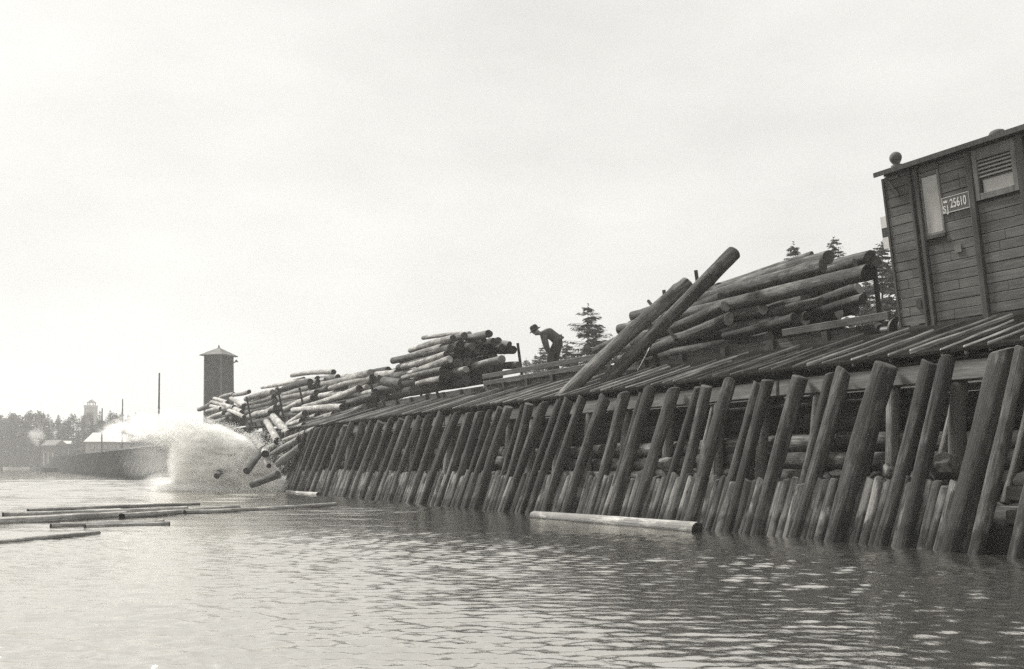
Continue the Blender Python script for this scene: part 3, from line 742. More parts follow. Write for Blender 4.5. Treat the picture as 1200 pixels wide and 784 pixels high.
# two logs skidding down, leaning across the load
def leaner(a, b, r1, r2, label):
    return tag(log_at('log', a, b, r1, r2, ('bark', 'end_pale'), None, n=20, rings=26, bend=.009, rough=.04), label, 'log', 'logs sliding off the flat wagon')
leaner(PV(655, 469, .95), PV(806, 331, 3.35), .112, .134, 'steep log leaning from the ramp, in front and lower of the two leaning logs')
leaner(PV(706, 451, 1.7), PV(860, 296, 4.0), .108, .135, 'steep log leaning from the ramp, rear of the two with notched top')

# middle load
G2 = 'logs of the middle load'
for r in [
 (496, 396, 550, 391, 5.3, 6, PP, 'pale thin log on the upper left of the middle load'),
 (481, 411, 531, 396, 4.3, 8, PD, 'topmost long log on the left side of the middle load'),
 (471, 421, 519, 407, 4.1, 8.5, PD, 'second long log from the top, left side of the middle load'),
 (472, 430, 523, 415, 3.95, 8, PD, 'third long log from the top, left side of the middle load'),
 (480, 438, 527, 421, 3.85, 9, PP, 'fourth long log from the top with a pale heart-shaped end, middle load'),
 (472, 443, 518, 433, 3.8, 7, PD, 'fifth long log from the top, left side of the middle load'),
 (489, 450, 517, 444, 3.85, 8, PD, 'lowest log on the left side of the middle load'),
 (515, 403, 544, 394, 4.7, 10, BD, 'log with big dark end at top of the middle load'),
 (546, 396, 573, 391, 5.0, 9, PD, 'highest log pointing right on the middle load'),
 (520, 405, 542, 403, 4.6, 8, BD, 'log end just below the big dark end of the middle load'),
 (530, 409, 553, 406, 4.7, 9, BD, 'log end in the second tier of the middle load'),
 (573, 399, 597, 404, 5.9, 8, PD, 'pale log sloping down at the upper right of the middle load'),
 (540, 402, 567, 398, 5.1, 7, PD, 'pale log just under the highest log of the middle load'),
 (556, 429, 588, 421, 4.8, 9.5, PP, 'projecting log with pale ringed end at the right of the middle load'),
 (533, 435, 546, 433, 4.2, 8, PP, 'small projecting log with ringed end low in the middle load'),
 (575, 430, 607, 428, 6.0, 9, BD, 'dark log end sticking out at the right edge of the middle load'),
 (570, 412, 601, 410, 6.0, 10, DD, 'dark log by the stake at the right of the middle load')]:
    survey_log(*r, G2)
fill(13.3, 17.4, (4.05, 4.4, 4.75, 5.1, 5.45, 5.8), (3.15, 3.43, 3.71, 3.99, 4.2), 'middle load', 'logs packed in the middle load', [BD, DD, DD], .145, .35)

# jumbled piles beyond
G3 = 'logs of the jumbled far piles'
for r in [
 (450, 447, 470, 450, 3.85, 13, BP, 'thick log with a large ringed end beside the middle load', None, 4.0),
 (408, 442, 466, 437, 4.6, 9.5, AP, 'large pale log lying level on top beside the middle load'),
 (389, 443, 407, 441, 5.2, 6, AP, 'short pale log on top between two longer pale logs'),
 (352, 447, 396, 442, 4.9, 7, PD, 'log directly under the highest pale log of the far piles'),
 (360, 453, 401, 448, 4.7, 8, PD, 'log second below the highest pale log of the far piles'),
 (378, 449, 413, 446, 5.0, 8, BD, 'dark-ended log behind the short pale log on top'),
 (386, 455, 420, 451, 4.9, 9, BD, 'dark-ended log below the short pale log on top'),
 (425, 451, 462, 446, 4.5, 9, BD, 'brown log just below the large level log beside the middle load'),
 (436, 459, 468, 453, 4.3, 9, BD, 'brown log second below the large level log beside the middle load'),
 (342, 440, 391, 436, 5.0, 6.5, AP, 'highest pale log of the far piles, lying level'),
 (411, 454, 436, 442, 4.2, 8, AP, 'pale log slanting up to a dark end below the large level log'),
 (421, 463, 440, 458, 3.9, 6, AP, 'short pale log beside the large ringed end'),
 (356, 477, 421, 455, 3.8, 8, AP, 'long pale log slanting up above the lowest pale log'),
 (344, 481, 402, 477, 3.5, 9, AP, 'lowest long pale log with a dark round end over the ramp'),
 (375, 464, 402, 460, 4.4, 8, AP, 'stubby pale log in the middle of the far piles'),
 (307, 454, 356, 444, 5.1, 5, AP, 'thin log along the skyline of the far pile'),
 (328, 457, 372, 444, 4.7, 7, AP, 'uppermost log on the face of the second far pile'),
 (325, 466, 371, 452, 4.5, 7, AP, 'second log on the face of the second far pile'),
 (327, 474, 366, 459, 4.3, 7, AP, 'third log on the face of the second far pile'),
 (332, 481, 366, 466, 4.1, 7, AP, 'fourth log on the face of the second far pile'),
 (372, 460, 386, 453, 4.6, 8, BD, 'brown log end right of the second far pile'),
 (294, 466, 325, 457, 4.7, 6.5, AP, 'uppermost log on the face of the third far pile'),
 (292, 472, 323, 464, 4.5, 6.5, AP, 'second log on the face of the third far pile'),
 (296, 478, 325, 470, 4.3, 6, AP, 'third log on the face of the third far pile'),
 (298, 485, 323, 477, 4.1, 6, AP, 'fourth log on the face of the third far pile'),
 (251, 467, 266, 472, 4.7, 5, AP, 'uppermost crossways log of the pile below the tower'),
 (248, 471, 264, 476, 4.5, 5, AP, 'second crossways log of the pile below the tower'),
 (247, 476, 263, 479, 4.3, 5, AP, 'third crossways log of the pile below the tower'),
 (262, 474, 283, 483, 4.2, 6, AP, 'log tumbling forward right of the pile below the tower'),
 (268, 481, 286, 489, 3.9, 5.5, AP, 'lowest log tumbling forward below the tower'),
 (271, 467, 286, 476, 4.6, 6, AP, 'log tumbling beside the third far pile'),
 (242, 482, 259, 479, 4.1, 5, AP, 'pale log low at the left of the pile below the tower'),
 (245, 490, 262, 484, 3.8, 5, AP, 'log sloping down at the bottom left of the pile below the tower'),
 (246, 495, 266, 490, 3.5, 4.5, PD, 'dull log at the foot of the pile below the tower'),
 (233, 480, 250, 472, 4.6, 6, PD, 'leftmost log of the far piles against the sky'),
 (272, 463, 292, 459, 5.3, 5, PD, 'log on the skyline right of the tower'),
 (258, 466, 274, 462, 5.3, 5, PD, 'log on the skyline at the foot of the tower'),
 (337, 497, 357, 484, 2.6, 7, AP, 'pale log lying steeply on the ramp head above the falling logs'),
 (338, 499, 354, 494, 2.0, 9, AP, 'stubby pale log with dark end on the ramp edge'),
 (361, 490, 371, 487, 2.8, 6, AP, 'short pale log on the ramp beside the lowest long pale log'),
 (352, 498, 391, 486, 2.4, 8, PD, 'dull log sliding down the ramp head'),
 (372, 499, 413, 488, 2.2, 8, BD, 'brown log lying flat on the ramp head'),
 (395, 488, 427, 477, 3.2, 8, BD, 'brown log slipping off the wagon edge at the ramp head'),
 (408, 472, 438, 463, 3.7, 8, BD, 'brown log under the long slanting pale one'),
 (352, 504, 379, 494, 1.7, 7, PD, 'dull log just above the one dropping over the quay edge'),
 (328, 512, 356, 498, 1.0, 7, PD, 'dull log sliding over the quay edge beside the highest falling log'),
 (346, 508, 372, 501, 1.2, 7, PD, 'log dropping over the quay edge above the splash')]:
    v2 = r[9] if len(r) > 9 else None
    survey_log(*r[:8], G3, v2)
fill(20.4, 25.2, (4.15, 4.45, 4.75, 5.05, 5.35, 5.65), (3.08, 3.32, 3.56, 3.8, 4.02), 'first far pile', 'logs packed in the first far pile', [BD, DD, PP], .12, .45)
fill(27.5, 32.5, (4.25, 4.55, 4.85, 5.15, 5.45), (3.08, 3.32, 3.56, 3.8, 4.02, 4.24), 'second far pile', 'logs packed in the second far pile', [PD, DD, PP], .12, .45)
fill(34.0, 39.0, (4.15, 4.5, 4.85, 5.2, 5.5), (3.0, 3.25, 3.5, 3.75, 4.0, 4.22), 'third far pile', 'logs packed in the third far pile', [PD, BD, PP], .13, .45)
fill(42.5, 48.0, (4.2, 4.6, 5.0, 5.4), (2.6, 2.95, 3.3, 3.6, 3.9), 'pile below the tower', 'logs packed below the tower', [PD, BD, DD], .16, .4)

# falling logs
G4 = 'logs falling into the water'
for x1, y1, v1, x2, y2, v2, d, mt, lab in [
 (312, 494, .9, 325, 517, .1, 9, AP, 'pale log falling upright, upper left of the falling logs'),
 (320, 488, 1.6, 339, 509, .8, 11, AP, 'thick pale log tipping off the quay, highest of the falling logs'),
 (300, 518, -.5, 311, 532, -.8, 9, AP, 'pale log end crossing in front of the dark falling log'),
 (308, 526, -.7, 289, 552, -1.6, 9, BD, 'dark log plunging down left towards the spray'),
 (307, 529, -.2, 315, 546, -.6, 6, AP, 'thin pale falling log right of the dark plunging one'),
 (267, 541, -1.0, 254, 558, -2.0, 7, BD, 'log half hidden in the white spray'),
 (295, 568, -1.8, 326, 556, -1.4, 10, BD, 'dark log hitting the water at the foot of the splash'),
 (325, 544, -.5, 351, 525, .0, 9, PD, 'lowest of three parallel logs sliding down the quay face'),
 (315, 535, -.2, 350, 515, .3, 8, PD, 'middle of three parallel logs sliding down the quay face'),
 (312, 526, .3, 371, 503, .8, 8, PD, 'uppermost of three parallel logs sliding down the quay face')]:
    survey_log(x1, y1, x2, y2, v1, d, mt, lab, G4, v2)

# ------------------------------------------------------------------ floating logs
G5 = 'logs floating on the lake'
def floater(x1, y1, x2, y2, dpx, lab, sink=.25, mats=('pale', 'end_dark'), taper=.9):
    a, b = WAT(x1, y1), WAT(x2, y2); r = dpx / F * max(a.y, b.y) * .62
    a.z = b.z = r * sink
    return tag(log_at('log', a, b, r * taper, r, mats, None, n=14, rings=12, bend=.004), lab, 'log', G5)
floater(625, 606.5, 817, 623, 11, 'pale log floating close under the quay wall', .35, ('pale', 'end_dark'), .75)
floater(33, 599.5, 233, 591.5, 3.2, 'thinnest floating pole, farthest out of the raft on the left', .5)
floater(4, 604, 219, 597, 5, 'floating log just in front of the thin far pole')
floater(-60, 617, 146, 606, 9, 'thickest floating log of the raft, cut by the photo edge', .35)
floater(143, 607.5, 279, 597, 6, 'floating log in line with the thickest one, towards the quay', .5)
floater(217, 602.5, 393, 593, 4.2, 'long thin floating log reaching towards the quay', .7)
floater(60, 617.5, 181, 614.5, 5.5, 'floating log with dark end, front of the bundle')
floater(70, 616, 191, 612.5, 5, 'floating log with dark end, back of the bundle')
floater(100, 618, 197, 614.8, 5, 'floating log with dark end, sticking out rightmost of the bundle')
floater(-50, 641, 115, 625.5, 5, 'single floating log in front of the raft, nearest the camera')
floater(337, 577.5, 373, 580.5, 4, 'small log floating at the foot of the quay by the splash', .4)

# ------------------------------------------------------------------ boulders
def boulder(p, s, mat, lab, seed):
    bm = bmesh.new(); bmesh.ops.create_icosphere(bm, subdivisions=3, radius=1); rnd = random.Random(seed)
    cut = [Vector((rnd.uniform(-1, 1), rnd.uniform(-1, 1), rnd.uniform(-1, 1))).normalized() for _ in range(9)]
    for v in bm.verts:
        d = v.co.normalized(); r = 1.0
        for c in cut: r = min(r, .66 / max(.3, d.dot(c)))
        v.co = Vector((d.x * s[0], d.y * s[1], d.z * s[2])) * r * (1 + rnd.uniform(-.06, .06))
    me = bpy.data.meshes.new('boulder'); bm.to_mesh(me); bm.free(); me.materials.append(M[mat])
    return tag(link(bpy.data.objects.new('boulder', me), Tr(p)), lab, 'boulder', 'boulders behind the short piles')
boulder(PV(1041, 553, .42), (.085, .09, .10), 'rock_pale', 'pale pointed stone wedged behind the short piles near the thick raking log', 1)
boulder(PV(1104, 548, .62), (.17, .2, .17), 'rock', 'large grey boulder behind the short piles near the quay end', 2)
boulder(PV(980, 555, .5), (.13, .15, .05), 'rock_pale', 'flat pale stone lying behind the short piles', 3)
boulder(PV(783, 546, .6), (.17, .19, .13), 'rock_pale', 'rounded pale boulder left of a pair of raking logs', 4)
boulder(PV(810, 557, .45), (.1, .1, .08), 'rock', 'small grey stone right of the rounded pale boulder', 5)
boulder(PV(1075, 530, .9), (.2, .2, .12), 'rock', 'dark boulder deep between two raking logs', 6)
boulder(PV(1155, 600, .6), (.22, .2, .16), 'rock', 'boulder low in the gap at the quay end', 7)

# ------------------------------------------------------------------ the bending man
def skin_obj(name, nodes, edges, mat, parent, Mw, root=0, sub=2):
    me = bpy.data.meshes.new(name); me.from_pydata([n[0] for n in nodes], edges, []); me.materials.append(mat)
    o = bpy.data.objects.new(name, me); link(o, Mw, parent)
    m = o.modifiers.new('skin', 'SKIN'); m.use_smooth_shade = True
    for i, n in enumerate(nodes):
        r = n[1]; me.skin_vertices[0].data[i].radius = r if isinstance(r, tuple) else (r, r)
        me.skin_vertices[0].data[i].use_root = (i == root)
    s = o.modifiers.new('sub', 'SUBSURF'); s.levels = sub; s.render_levels = sub
    return o
MF = PV(648, 441.5, 4.95); 
man = empty('person', Tr(MF)); tag(man, 'man in hat, shirt and dark trousers bending over on the flat wagon', 'person')
def side(s): return s * .10
J = {}
for s, nm in ((-1, 'n'), (1, 'f')):
    dx = -.075 if s < 0 else .075
    J['ank' + nm] = Vector((dx + .02, s * .11, .09)); J['toe' + nm] = Vector((dx - .15, s * .13, .045))
    J['kne' + nm] = Vector((dx - .01, s * .11, .50)); J['hip' + nm] = Vector((.13, s * .09, .90))
    J['sho' + nm] = Vector((-.25, s * .17, 1.07)); J['elb' + nm] = Vector((-.17, s * .20, .79)); J['wri' + nm] = Vector((-.09, s * .15, .555))
    J['han' + nm] = Vector((-.075, s * .13, .49))
pel = Vector((.13, 0, .95)); lum = Vector((.07, 0, 1.05)); tho = Vector((-.09, 0, 1.115)); che = Vector((-.22, 0, 1.10)); nek = Vector((-.315, 0, 1.10)); hb_ = Vector((-.37, 0, 1.12)); hm = Vector((-.425, 0, 1.135)); ht = Vector((-.47, 0, 1.19))
nd = [(pel, .12), (lum, .115), (tho, .12), (che, .12), (nek, .055), (hb_, .065), (hm, .098), (ht, .07)]; ed = [(i, i + 1) for i in range(7)]
chin = len(nd); nd.append((Vector((-.475, 0, 1.085)), .05)); ed.append((6, chin))
nose = len(nd); nd.append((Vector((-.535, 0, 1.12)), .014)); ed.append((6, nose))
for s, nm in ((-1, 'n'), (1, 'f')):
    b0 = len(nd); nd += [(J['hip' + nm], .088), (J['kne' + nm], .058), (J['ank' + nm], .04), (J['toe' + nm], .035)]; ed += [(0, b0), (b0, b0 + 1), (b0 + 1, b0 + 2), (b0 + 2, b0 + 3)]
    b1 = len(nd); nd += [(J['sho' + nm], .062), (J['elb' + nm], .043), (J['wri' + nm], .028), (J['han' + nm], (.036, .02))]; ed += [(3, b1), (b1, b1 + 1), (b1 + 1, b1 + 2), (b1 + 2, b1 + 3)]
    palm = b1 + 3; P = J['han' + nm]
    for k, (off, ln_) in enumerate(((-.03, .062), (-.01, .074), (.01, .07), (.03, .055))):
        f0 = len(nd); q0 = P + Vector((off, 0, -.035)); nd += [(q0, .0095), (q0 + Vector((.004, -s * .016, -ln_ * .5)), .009), (q0 + Vector((.002, -s * .038, -ln_ * .85)), .008)]; ed += [(palm, f0), (f0, f0 + 1), (f0 + 1, f0 + 2)]
    f0 = len(nd); nd += [(P + Vector((-.04, -s * .012, .0)), .011), (P + Vector((-.058, -s * .03, -.03)), .0095)]; ed += [(palm, f0), (f0, f0 + 1)]
    e0 = len(nd); nd.append((hm + Vector((.02, s * .105, .0)), .016)); ed.append((6, e0))
body = skin_obj('body', nd, ed, M['skin'], man, Tr(MF))
# shirt, trousers, boots, hat
nd = [(pel.lerp(lum, .55), .142), (lum, .155), (tho + Vector((0, 0, -.01)), .168), (che + Vector((.01, 0, -.015)), .158), (Vector((-.275, 0, 1.10)), .085)]; ed = [(0, 1), (1, 2), (2, 3), (3, 4)]
for nm in 'nf':
    b0 = len(nd); w = J['wri' + nm].lerp(J['elb' + nm], .12); nd += [(J['sho' + nm], .095), (J['elb' + nm], .072), (w, .052)]; ed += [(3, b0), (b0, b0 + 1), (b0 + 1, b0 + 2)]
skin_obj('shirt', nd, ed, M['shirt'], man, Tr(MF), 1)
nd = [(pel + Vector((-.035, 0, .045)), (.145, .165)), (pel + Vector((.0, 0, -.015)), .178)]; ed = [(0, 1)]
for nm in 'nf':
    b0 = len(nd); nd += [(J['hip' + nm] + Vector((.0, 0, -.06)), .135), (J['kne' + nm], .105), (J['ank' + nm] + Vector((0, 0, .02)), .088)]; ed += [(1, b0), (b0, b0 + 1), (b0 + 1, b0 + 2)]
skin_obj('trousers', nd, ed, M['trousers'], man, Tr(MF), 1)
for nm in 'nf':
    skin_obj('boot', [(J['ank' + nm] + Vector((0, 0, .03)), .06), (J['ank' + nm] + Vector((-.0, 0, -.035)), .055), (J['toe' + nm] + Vector((.03, 0, .005)), .048), (J['toe' + nm] + Vector((-.03, 0, -.0)), .04)], [(0, 1), (1, 2), (2, 3)], M['leather'], man, Tr(MF))
q = MB(); q.lathe([(.0005, .13), (.06, .128), (.095, .11), (.108, .05), (.112, .012), (.155, -.004), (.165, -.012), (.155, -.014), (.105, .0)], 20)
hat = q.build('hat', M['hatfelt'], man, Tr(MF + Vector((-.462, 0, 1.20))) @ Matrix.Rotation(R(-30), 4, 'Y'))
for s in (-1, 1):
    q = MB(); q.lathe([(.0005, .011), (.008, .008), (.011, 0), (.008, -.008), (.0005, -.011)], 8); q.build('eye', M['black'], man, Tr(MF + Vector((-.512, s * .035, 1.145))))
q = MB(); q.cyl((.0, 0, 0), (.0, 0, .0001), .001, n=3) if False else None

# loose stakes and chain at the load
q = log_at('stake', PV(768, 363, 3.15), PV(760, 353, 3.15), .035, .03, ('darklog', 'end_dark')); tag(q, 'short dark peg sticking out beside the upper end of the front leaning log', 'peg')
q = log_at('stake', PV(792, 398, 3.6), PV(777, 377, 3.55), .035, .03, ('darklog', 'end_dark')); tag(q, 'dark stake jammed between the two leaning logs', 'stake')
pts = [PV(771, 384, 3.3), PV(765, 400, 3.0), PV(759, 413, 2.8), PV(750, 430, 2.5), PV(741, 445, 2.2)]
B = MB()
for a, b_ in zip(pts, pts[1:]):
    nseg = 6
    for k in range(nseg): B.cyl(a.lerp(b_, k / nseg), a.lerp(b_, (k + .85) / nseg), .017, .012, n=6)
tag(B.build('binding_chain', M['rail']), 'loose binding chain hanging from the leaning logs to the ramp', 'chain')

# ------------------------------------------------------------------ splash: white water thrown up by the falling logs
def build_splash():
    rs = np.random.RandomState(12)
    base = WAT(305, 576.0); lx, ly = -1.0, .12           # thrown to the left, slightly outward
    def bot(d): return np.interp(d, [-.9, 1.9, 2.2, 2.5, 3.0, 3.6, 4.4, 5.0], [0, 0, .25, .9, 1.3, 1.5, 1.6, 1.6])
    dl, zl, yl, txl, tzl = [], [], [], [], []
    for jet in range(330):                                  # each jet is a ballistic arc from the place of impact
        far = rs.rand() < .55
        if far: vx = rs.uniform(2.0, 4.5); vz = 4.6 + .42 * vx + rs.normal(0, .42); d0 = rs.uniform(-.5, .8)
        else: vx = rs.normal(.75, .95); vz = rs.uniform(2.2, 6.0); d0 = rs.uniform(-.6, 1.7)
        n = int(rs.uniform(150, 620)); amax = min(rs.uniform(.35, 1.12), 2 * vz / 9.81)
        a = amax * rs.rand(n) ** (.75 if far else .9)
        sp = .022 + .085 * a ** 1.5
        dd = d0 + vx * a + rs.normal(0, 1, n) * sp; zz = vz * a - 4.905 * a * a + rs.normal(0, 1, n) * sp
        y0 = rs.normal(0, .28); dl.append(dd); zl.append(zz); yl.append(y0 + rs.normal(0, .35) * a + rs.normal(0, 1, n) * sp * 1.5)
        txl.append(np.full(n, vx)); tzl.append(vz - 9.81 * a)
    nb = 16000                                              # low churned foam round the foot
    dl.append(rs.triangular(-1.4, 1.2, 3.6, nb)); zl.append(rs.exponential(.10, nb)); yl.append(rs.normal(-.15, .55, nb)); txl.append(rs.normal(0, 1, nb)); tzl.append(rs.normal(0, 1, nb))
    d, z, y, txv, tzv = [np.concatenate(q) for q in (dl, zl, yl, txl, tzl)]
    keep = (z > .0) & ((z > bot(d)) | (rs.rand(len(d)) < .06)) & (d > -1.5) & (d < 5.4)
    d, z, y, txv, tzv = d[keep], z[keep], y[keep], txv[keep], tzv[keep]
    tx = txv + 1e-3; tz = tzv
    ln = np.sqrt(tx ** 2 + tz ** 2); tx /= ln; tz /= ln
    size = .003 + .006 * rs.rand(len(d)) ** 3
    core = (d < 2.3) & (z < 1.25); size[core] *= 1.5
    stretch = 1.2 + 2.2 * rs.rand(len(d)); stretch[core] = 1.2
    # low crown of foam
    c = np.stack([base.x + lx * d, base.y + ly * d + y, z], -1)
    ax = np.stack([lx * tx, ly * tx, tz], -1)
    n1 = np.cross(ax, np.array([.2, 1, .1])); n1 /= np.linalg.norm(n1, axis=1)[:, None]; n2 = np.cross(ax, n1)
    s = size[:, None]; st = stretch[:, None]
    V = np.stack([c + ax * s * st, c - ax * s * st, c + n1 * s, c - n1 * s, c + n2 * s, c - n2 * s], 1).reshape(-1, 3)
    k = np.arange(len(c))[:, None] * 6
    tri = np.array([[0, 2, 4], [0, 4, 3], [0, 3, 5], [0, 5, 2], [1, 4, 2], [1, 3, 4], [1, 5, 3], [1, 2, 5]])
    Fc = (k[:, None, :] + tri[None]).reshape(-1, 3)
    me = bpy.data.meshes.new('water_spray'); me.vertices.add(len(V)); me.vertices.foreach_set('co', V.astype(np.float32).ravel())
    me.loops.add(Fc.size); me.loops.foreach_set('vertex_index', Fc.ravel().astype(np.int32)); me.polygons.add(len(Fc))
    me.polygons.foreach_set('loop_start', np.arange(0, Fc.size, 3, dtype=np.int32)); me.polygons.foreach_set('loop_total', np.full(len(Fc), 3, dtype=np.int32)); me.polygons.foreach_set('use_smooth', np.ones(len(Fc), bool))
    me.update(); me.validate(); me.materials.append(M['foam'])
    o = link(bpy.data.objects.new('water_spray', me), I4)
    tag(o, 'plume of white spray thrown up by logs falling off the quay', 'splash', None, 'stuff')
    # foam lumps along the foot
    B = MB(); rnd = random.Random(2)
    for i in range(260):
        dd = rnd.triangular(-1.0, 3.4, 1.6); r = rnd.uniform(.015, .05) * (1.6 if 1.5 < dd < 2.3 else 1)
        cx, cy = base.x + lx * dd, base.y + ly * dd + rnd.gauss(-.1, .35)
        ns = 9; pr_ = [(r * math.sin(a) * (1 + rnd.uniform(-.15, .15)), r * .7 * math.cos(a)) for a in [math.pi * (j + .02) / 7 for j in range(8)]]
        B.lathe(pr_, ns, 0, (cx, cy, r * .25))
    B.build('foam', M['foam'], o)
    # mist
    bm = bmesh.new(); bmesh.ops.create_icosphere(bm, subdivisions=3, radius=1); sm = bpy.data.meshes.new('mist'); bm.to_mesh(sm); bm.free(); sm.materials.append(M['mist'])
    sm2 = sm.copy(); sm2.materials.clear(); sm2.materials.append(M['mist_thin']); sm3 = sm.copy(); sm3.materials.clear(); sm3.materials.append(M['mist_veil'])
    for dd, zz, rx, rz, ry, thin in ((.1, .3, .8, .75, .7, 0), (.75, .55, 1.0, .95, .8, 0), (1.35, .5, 1.0, .9, .8, 0), (1.0, 1.05, .9, .8, .7, 0), (1.9, .3, .9, .5, .7, 0), (-.5, .15, .8, .4, .6, 0), (1.0, .08, 2.4, .3, .9, 0),
            (1.7, 1.2, 1.1, .9, .7, 1), (2.2, 1.7, 1.0, .75, .6, 1), (2.9, 1.95, 1.0, .6, .6, 1), (3.7, 1.95, 1.1, .5, .5, 1), (4.3, 1.85, .9, .4, .5, 1), (2.6, .25, 1.2, .4, .6, 1), (3.2, 1.0, 1.3, .9, .6, 2), (1.6, .9, 1.3, 1.2, .8, 0)):
        m = bpy.data.objects.new('mist', sm3 if thin == 2 else sm2 if thin else sm); link(m, Tr((base.x + lx * dd, base.y + ly * dd, zz)) @ Matrix.Diagonal((rx, ry, rz, 1)), o)
build_splash()

# ------------------------------------------------------------------ trees
def crown_mesh(name, mat, faces):
    V, Fc = [], []
    for q in faces:
        b = len(V); V += q; Fc.append(tuple(range(b, b + len(q))))
    me = bpy.data.meshes.new(name); me.from_pydata(V, [], Fc); me.materials.append(M[mat]); return me
def spruce_meshes(h, spread, seed, whorl=.32, base=.12, sparse=1.0, up=0):
    r = random.Random(seed); fc = []; br_ = MB()
    z = base * h
    br_.cyl((0, 0, -.3), (0, 0, h * .98), .018 * h, .006, n=8)
    while z < h * .985:
        t = (z - base * h) / (h * (1 - base)); Lm = spread * ((1 - t) ** .62) * (.5 + .5 * min(1, t * 5)) + .04
        nb = r.randint(4, 7)
        for k in range(nb):
            if r.random() > sparse: continue
            a = r.uniform(0, 6.28); Lb = Lm * r.uniform(.55, 1.12); droop = r.uniform(.10, .38) * (1 - .9 * t)
            d = Vector((math.cos(a), math.sin(a), 0)); sd_ = Vector((-d.y, d.x, 0))
            m = max(3, int(Lb / .065))
            for j in range(m):
                s = (j + r.random()) / m; p = d * (Lb * s) + Vector((0, 0, z - droop * Lb * s * (1.4 - .7 * s) + .10 * Lb * s * s))
                w = (.16 + .20 * (1 - s)) * min(1, Lb * .9 + .25)
                for sg in (-1, 1):
                    e = p + sd_ * sg * w * r.uniform(.6, 1.2) + d * w * r.uniform(.3, .9) + Vector((0, 0, -w * r.uniform(.1, .9)))
                    n = d * .05 + Vector((0, 0, -.04 - .05 * r.random()))
                    fc.append([tuple(p), tuple(p + n), tuple(e + n * .4), tuple(e)])
            tip = d * Lb + Vector((0, 0, z - droop * Lb * .7 + .1 * Lb)); br_.cyl((0, 0, z), tip, .004 * h * (1 - t) + .006, .004, n=4, cap=False)
        z += whorl * r.uniform(.7, 1.25) * (1 - .55 * t)
    for j in range(14): 
        a = r.uniform(0, 6.28); zz = h * r.uniform(.95, 1.0); q = Vector((math.cos(a) * .1, math.sin(a) * .1, .06)); fc.append([(0, 0, zz), (0, .02, zz + .05), tuple(Vector((0, 0, zz)) + q)])
    return crown_mesh('crown', 'needles', fc), br_.mesh('trunk', [M['trunk']])
def leafy_meshes(h, spread, seed, n=900, leaf=.42, lift=.25, mat='leaves'):
    r = random.Random(seed); fc = []; br_ = MB()
    br_.cyl((0, 0, -.4), (0, 0, h * .8), .02 * h, .008 * h, n=7)
    cl_ = []
    for k in range(22):
        a = r.uniform(0, 6.28); t = r.random(); zz = h * (lift + (1 - lift) * t * .95); rad = spread * math.sqrt(max(0.05, 1 - (2 * t - .9) ** 2)) * r.uniform(.2, .95)
        c = Vector((rad * math.cos(a), rad * math.sin(a), zz)); cl_.append((c, spread * r.uniform(.22, .46)))
        br_.cyl((0, 0, zz * .75), c, .006 * h, .002 * h, n=4, cap=False)
    for i in range(n):
        c, rr = r.choice(cl_); d = Vector((r.gauss(0, 1), r.gauss(0, 1), r.gauss(0, .8))).normalized(); p = c + d * rr * r.random() ** .4
        u_ = Vector((r.gauss(0, 1), r.gauss(0, 1), r.gauss(0, 1))).normalized(); w_ = u_.orthogonal().normalized(); s = leaf * r.uniform(.5, 1.1)
        fc.append([tuple(p - u_ * s * .5), tuple(p + w_ * s * .35), tuple(p + u_ * s * .5), tuple(p - w_ * s * .35)])
    return crown_mesh('crown', mat, fc), br_.mesh('trunk', [M['trunk']])
def tree(name, meshes, p, sc, rot, label, group=None):
    t = empty(name, Tr(p) @ Matrix.Rotation(rot, 4, 'Z') @ Matrix.Scale(sc, 4)); tag(t, label, 'tree', group)
    for nm, me in zip(('crown', 'trunk'), meshes): link(bpy.data.objects.new(nm, me), PM[t.name], t)
    return t
def ground_at(p):
    dx, dy = p.x - P0[0], p.y - P0[1]; u = dx * TX + dy * TY; v = dx * NX + dy * NY
    return ground_z(u, v, p.x, p.y)
def spruce_at(x, ytip, Y, spread, seed, label, sparse=.9, whorl=.34):
    p = AT(x, Y, ytip); g = ground_at(p) - .1; h = p.z - g; p.z = g
    return tree('spruce_tree', spruce_meshes(h, spread, seed, whorl, .1, sparse), p, 1, seed * 1.3, label, 'spruces behind the track')
spruce_at(689, 356, 58, 2.5, 1, 'tall wide-branched spruce standing behind the man, tip clear against the sky', .85, .34)
spruce_at(930, 284, 52, 2.0, 2, 'spruce tip showing over the right load, left of the other tip', .8)
spruce_at(977, 277, 52, 2.1, 3, 'spruce with ladder-like tip showing over the right load nearer the wagon', .7)
spruce_at(1034, 281, 46, 2.0, 4, 'spruce seen beside the covered wagon end under the marker board', .72)
spruce_at(1052, 300, 44, 2.2, 5, 'dark full spruce partly hidden by the covered wagon', .95, .26)
spruce_at(1016, 330, 50, 1.8, 6, 'low spruce between the right load and the covered wagon', .95, .26)
spruce_at(727, 383, 60, 1.7, 7, 'spruce with its narrow top right of the tall stake', .9)
spruce_at(664, 403, 62, 1.9, 8, 'spruce filling in low left of the tall wide-branched one', .9, .28)
spruce_at(706, 404, 60, 1.8, 9, 'spruce filling in low right of the tall wide-branched one', .9, .28)
spruce_at(636, 405, 75, 1.7, 10, 'small spruce behind the legs of the man', .9)
spruce_at(617, 420, 80, 1.5, 11, 'lowest small spruce left of the man', .9)
spruce_at(628, 416, 78, 1.5, 12, 'small spruce directly left of the man, second from the lowest', .9)

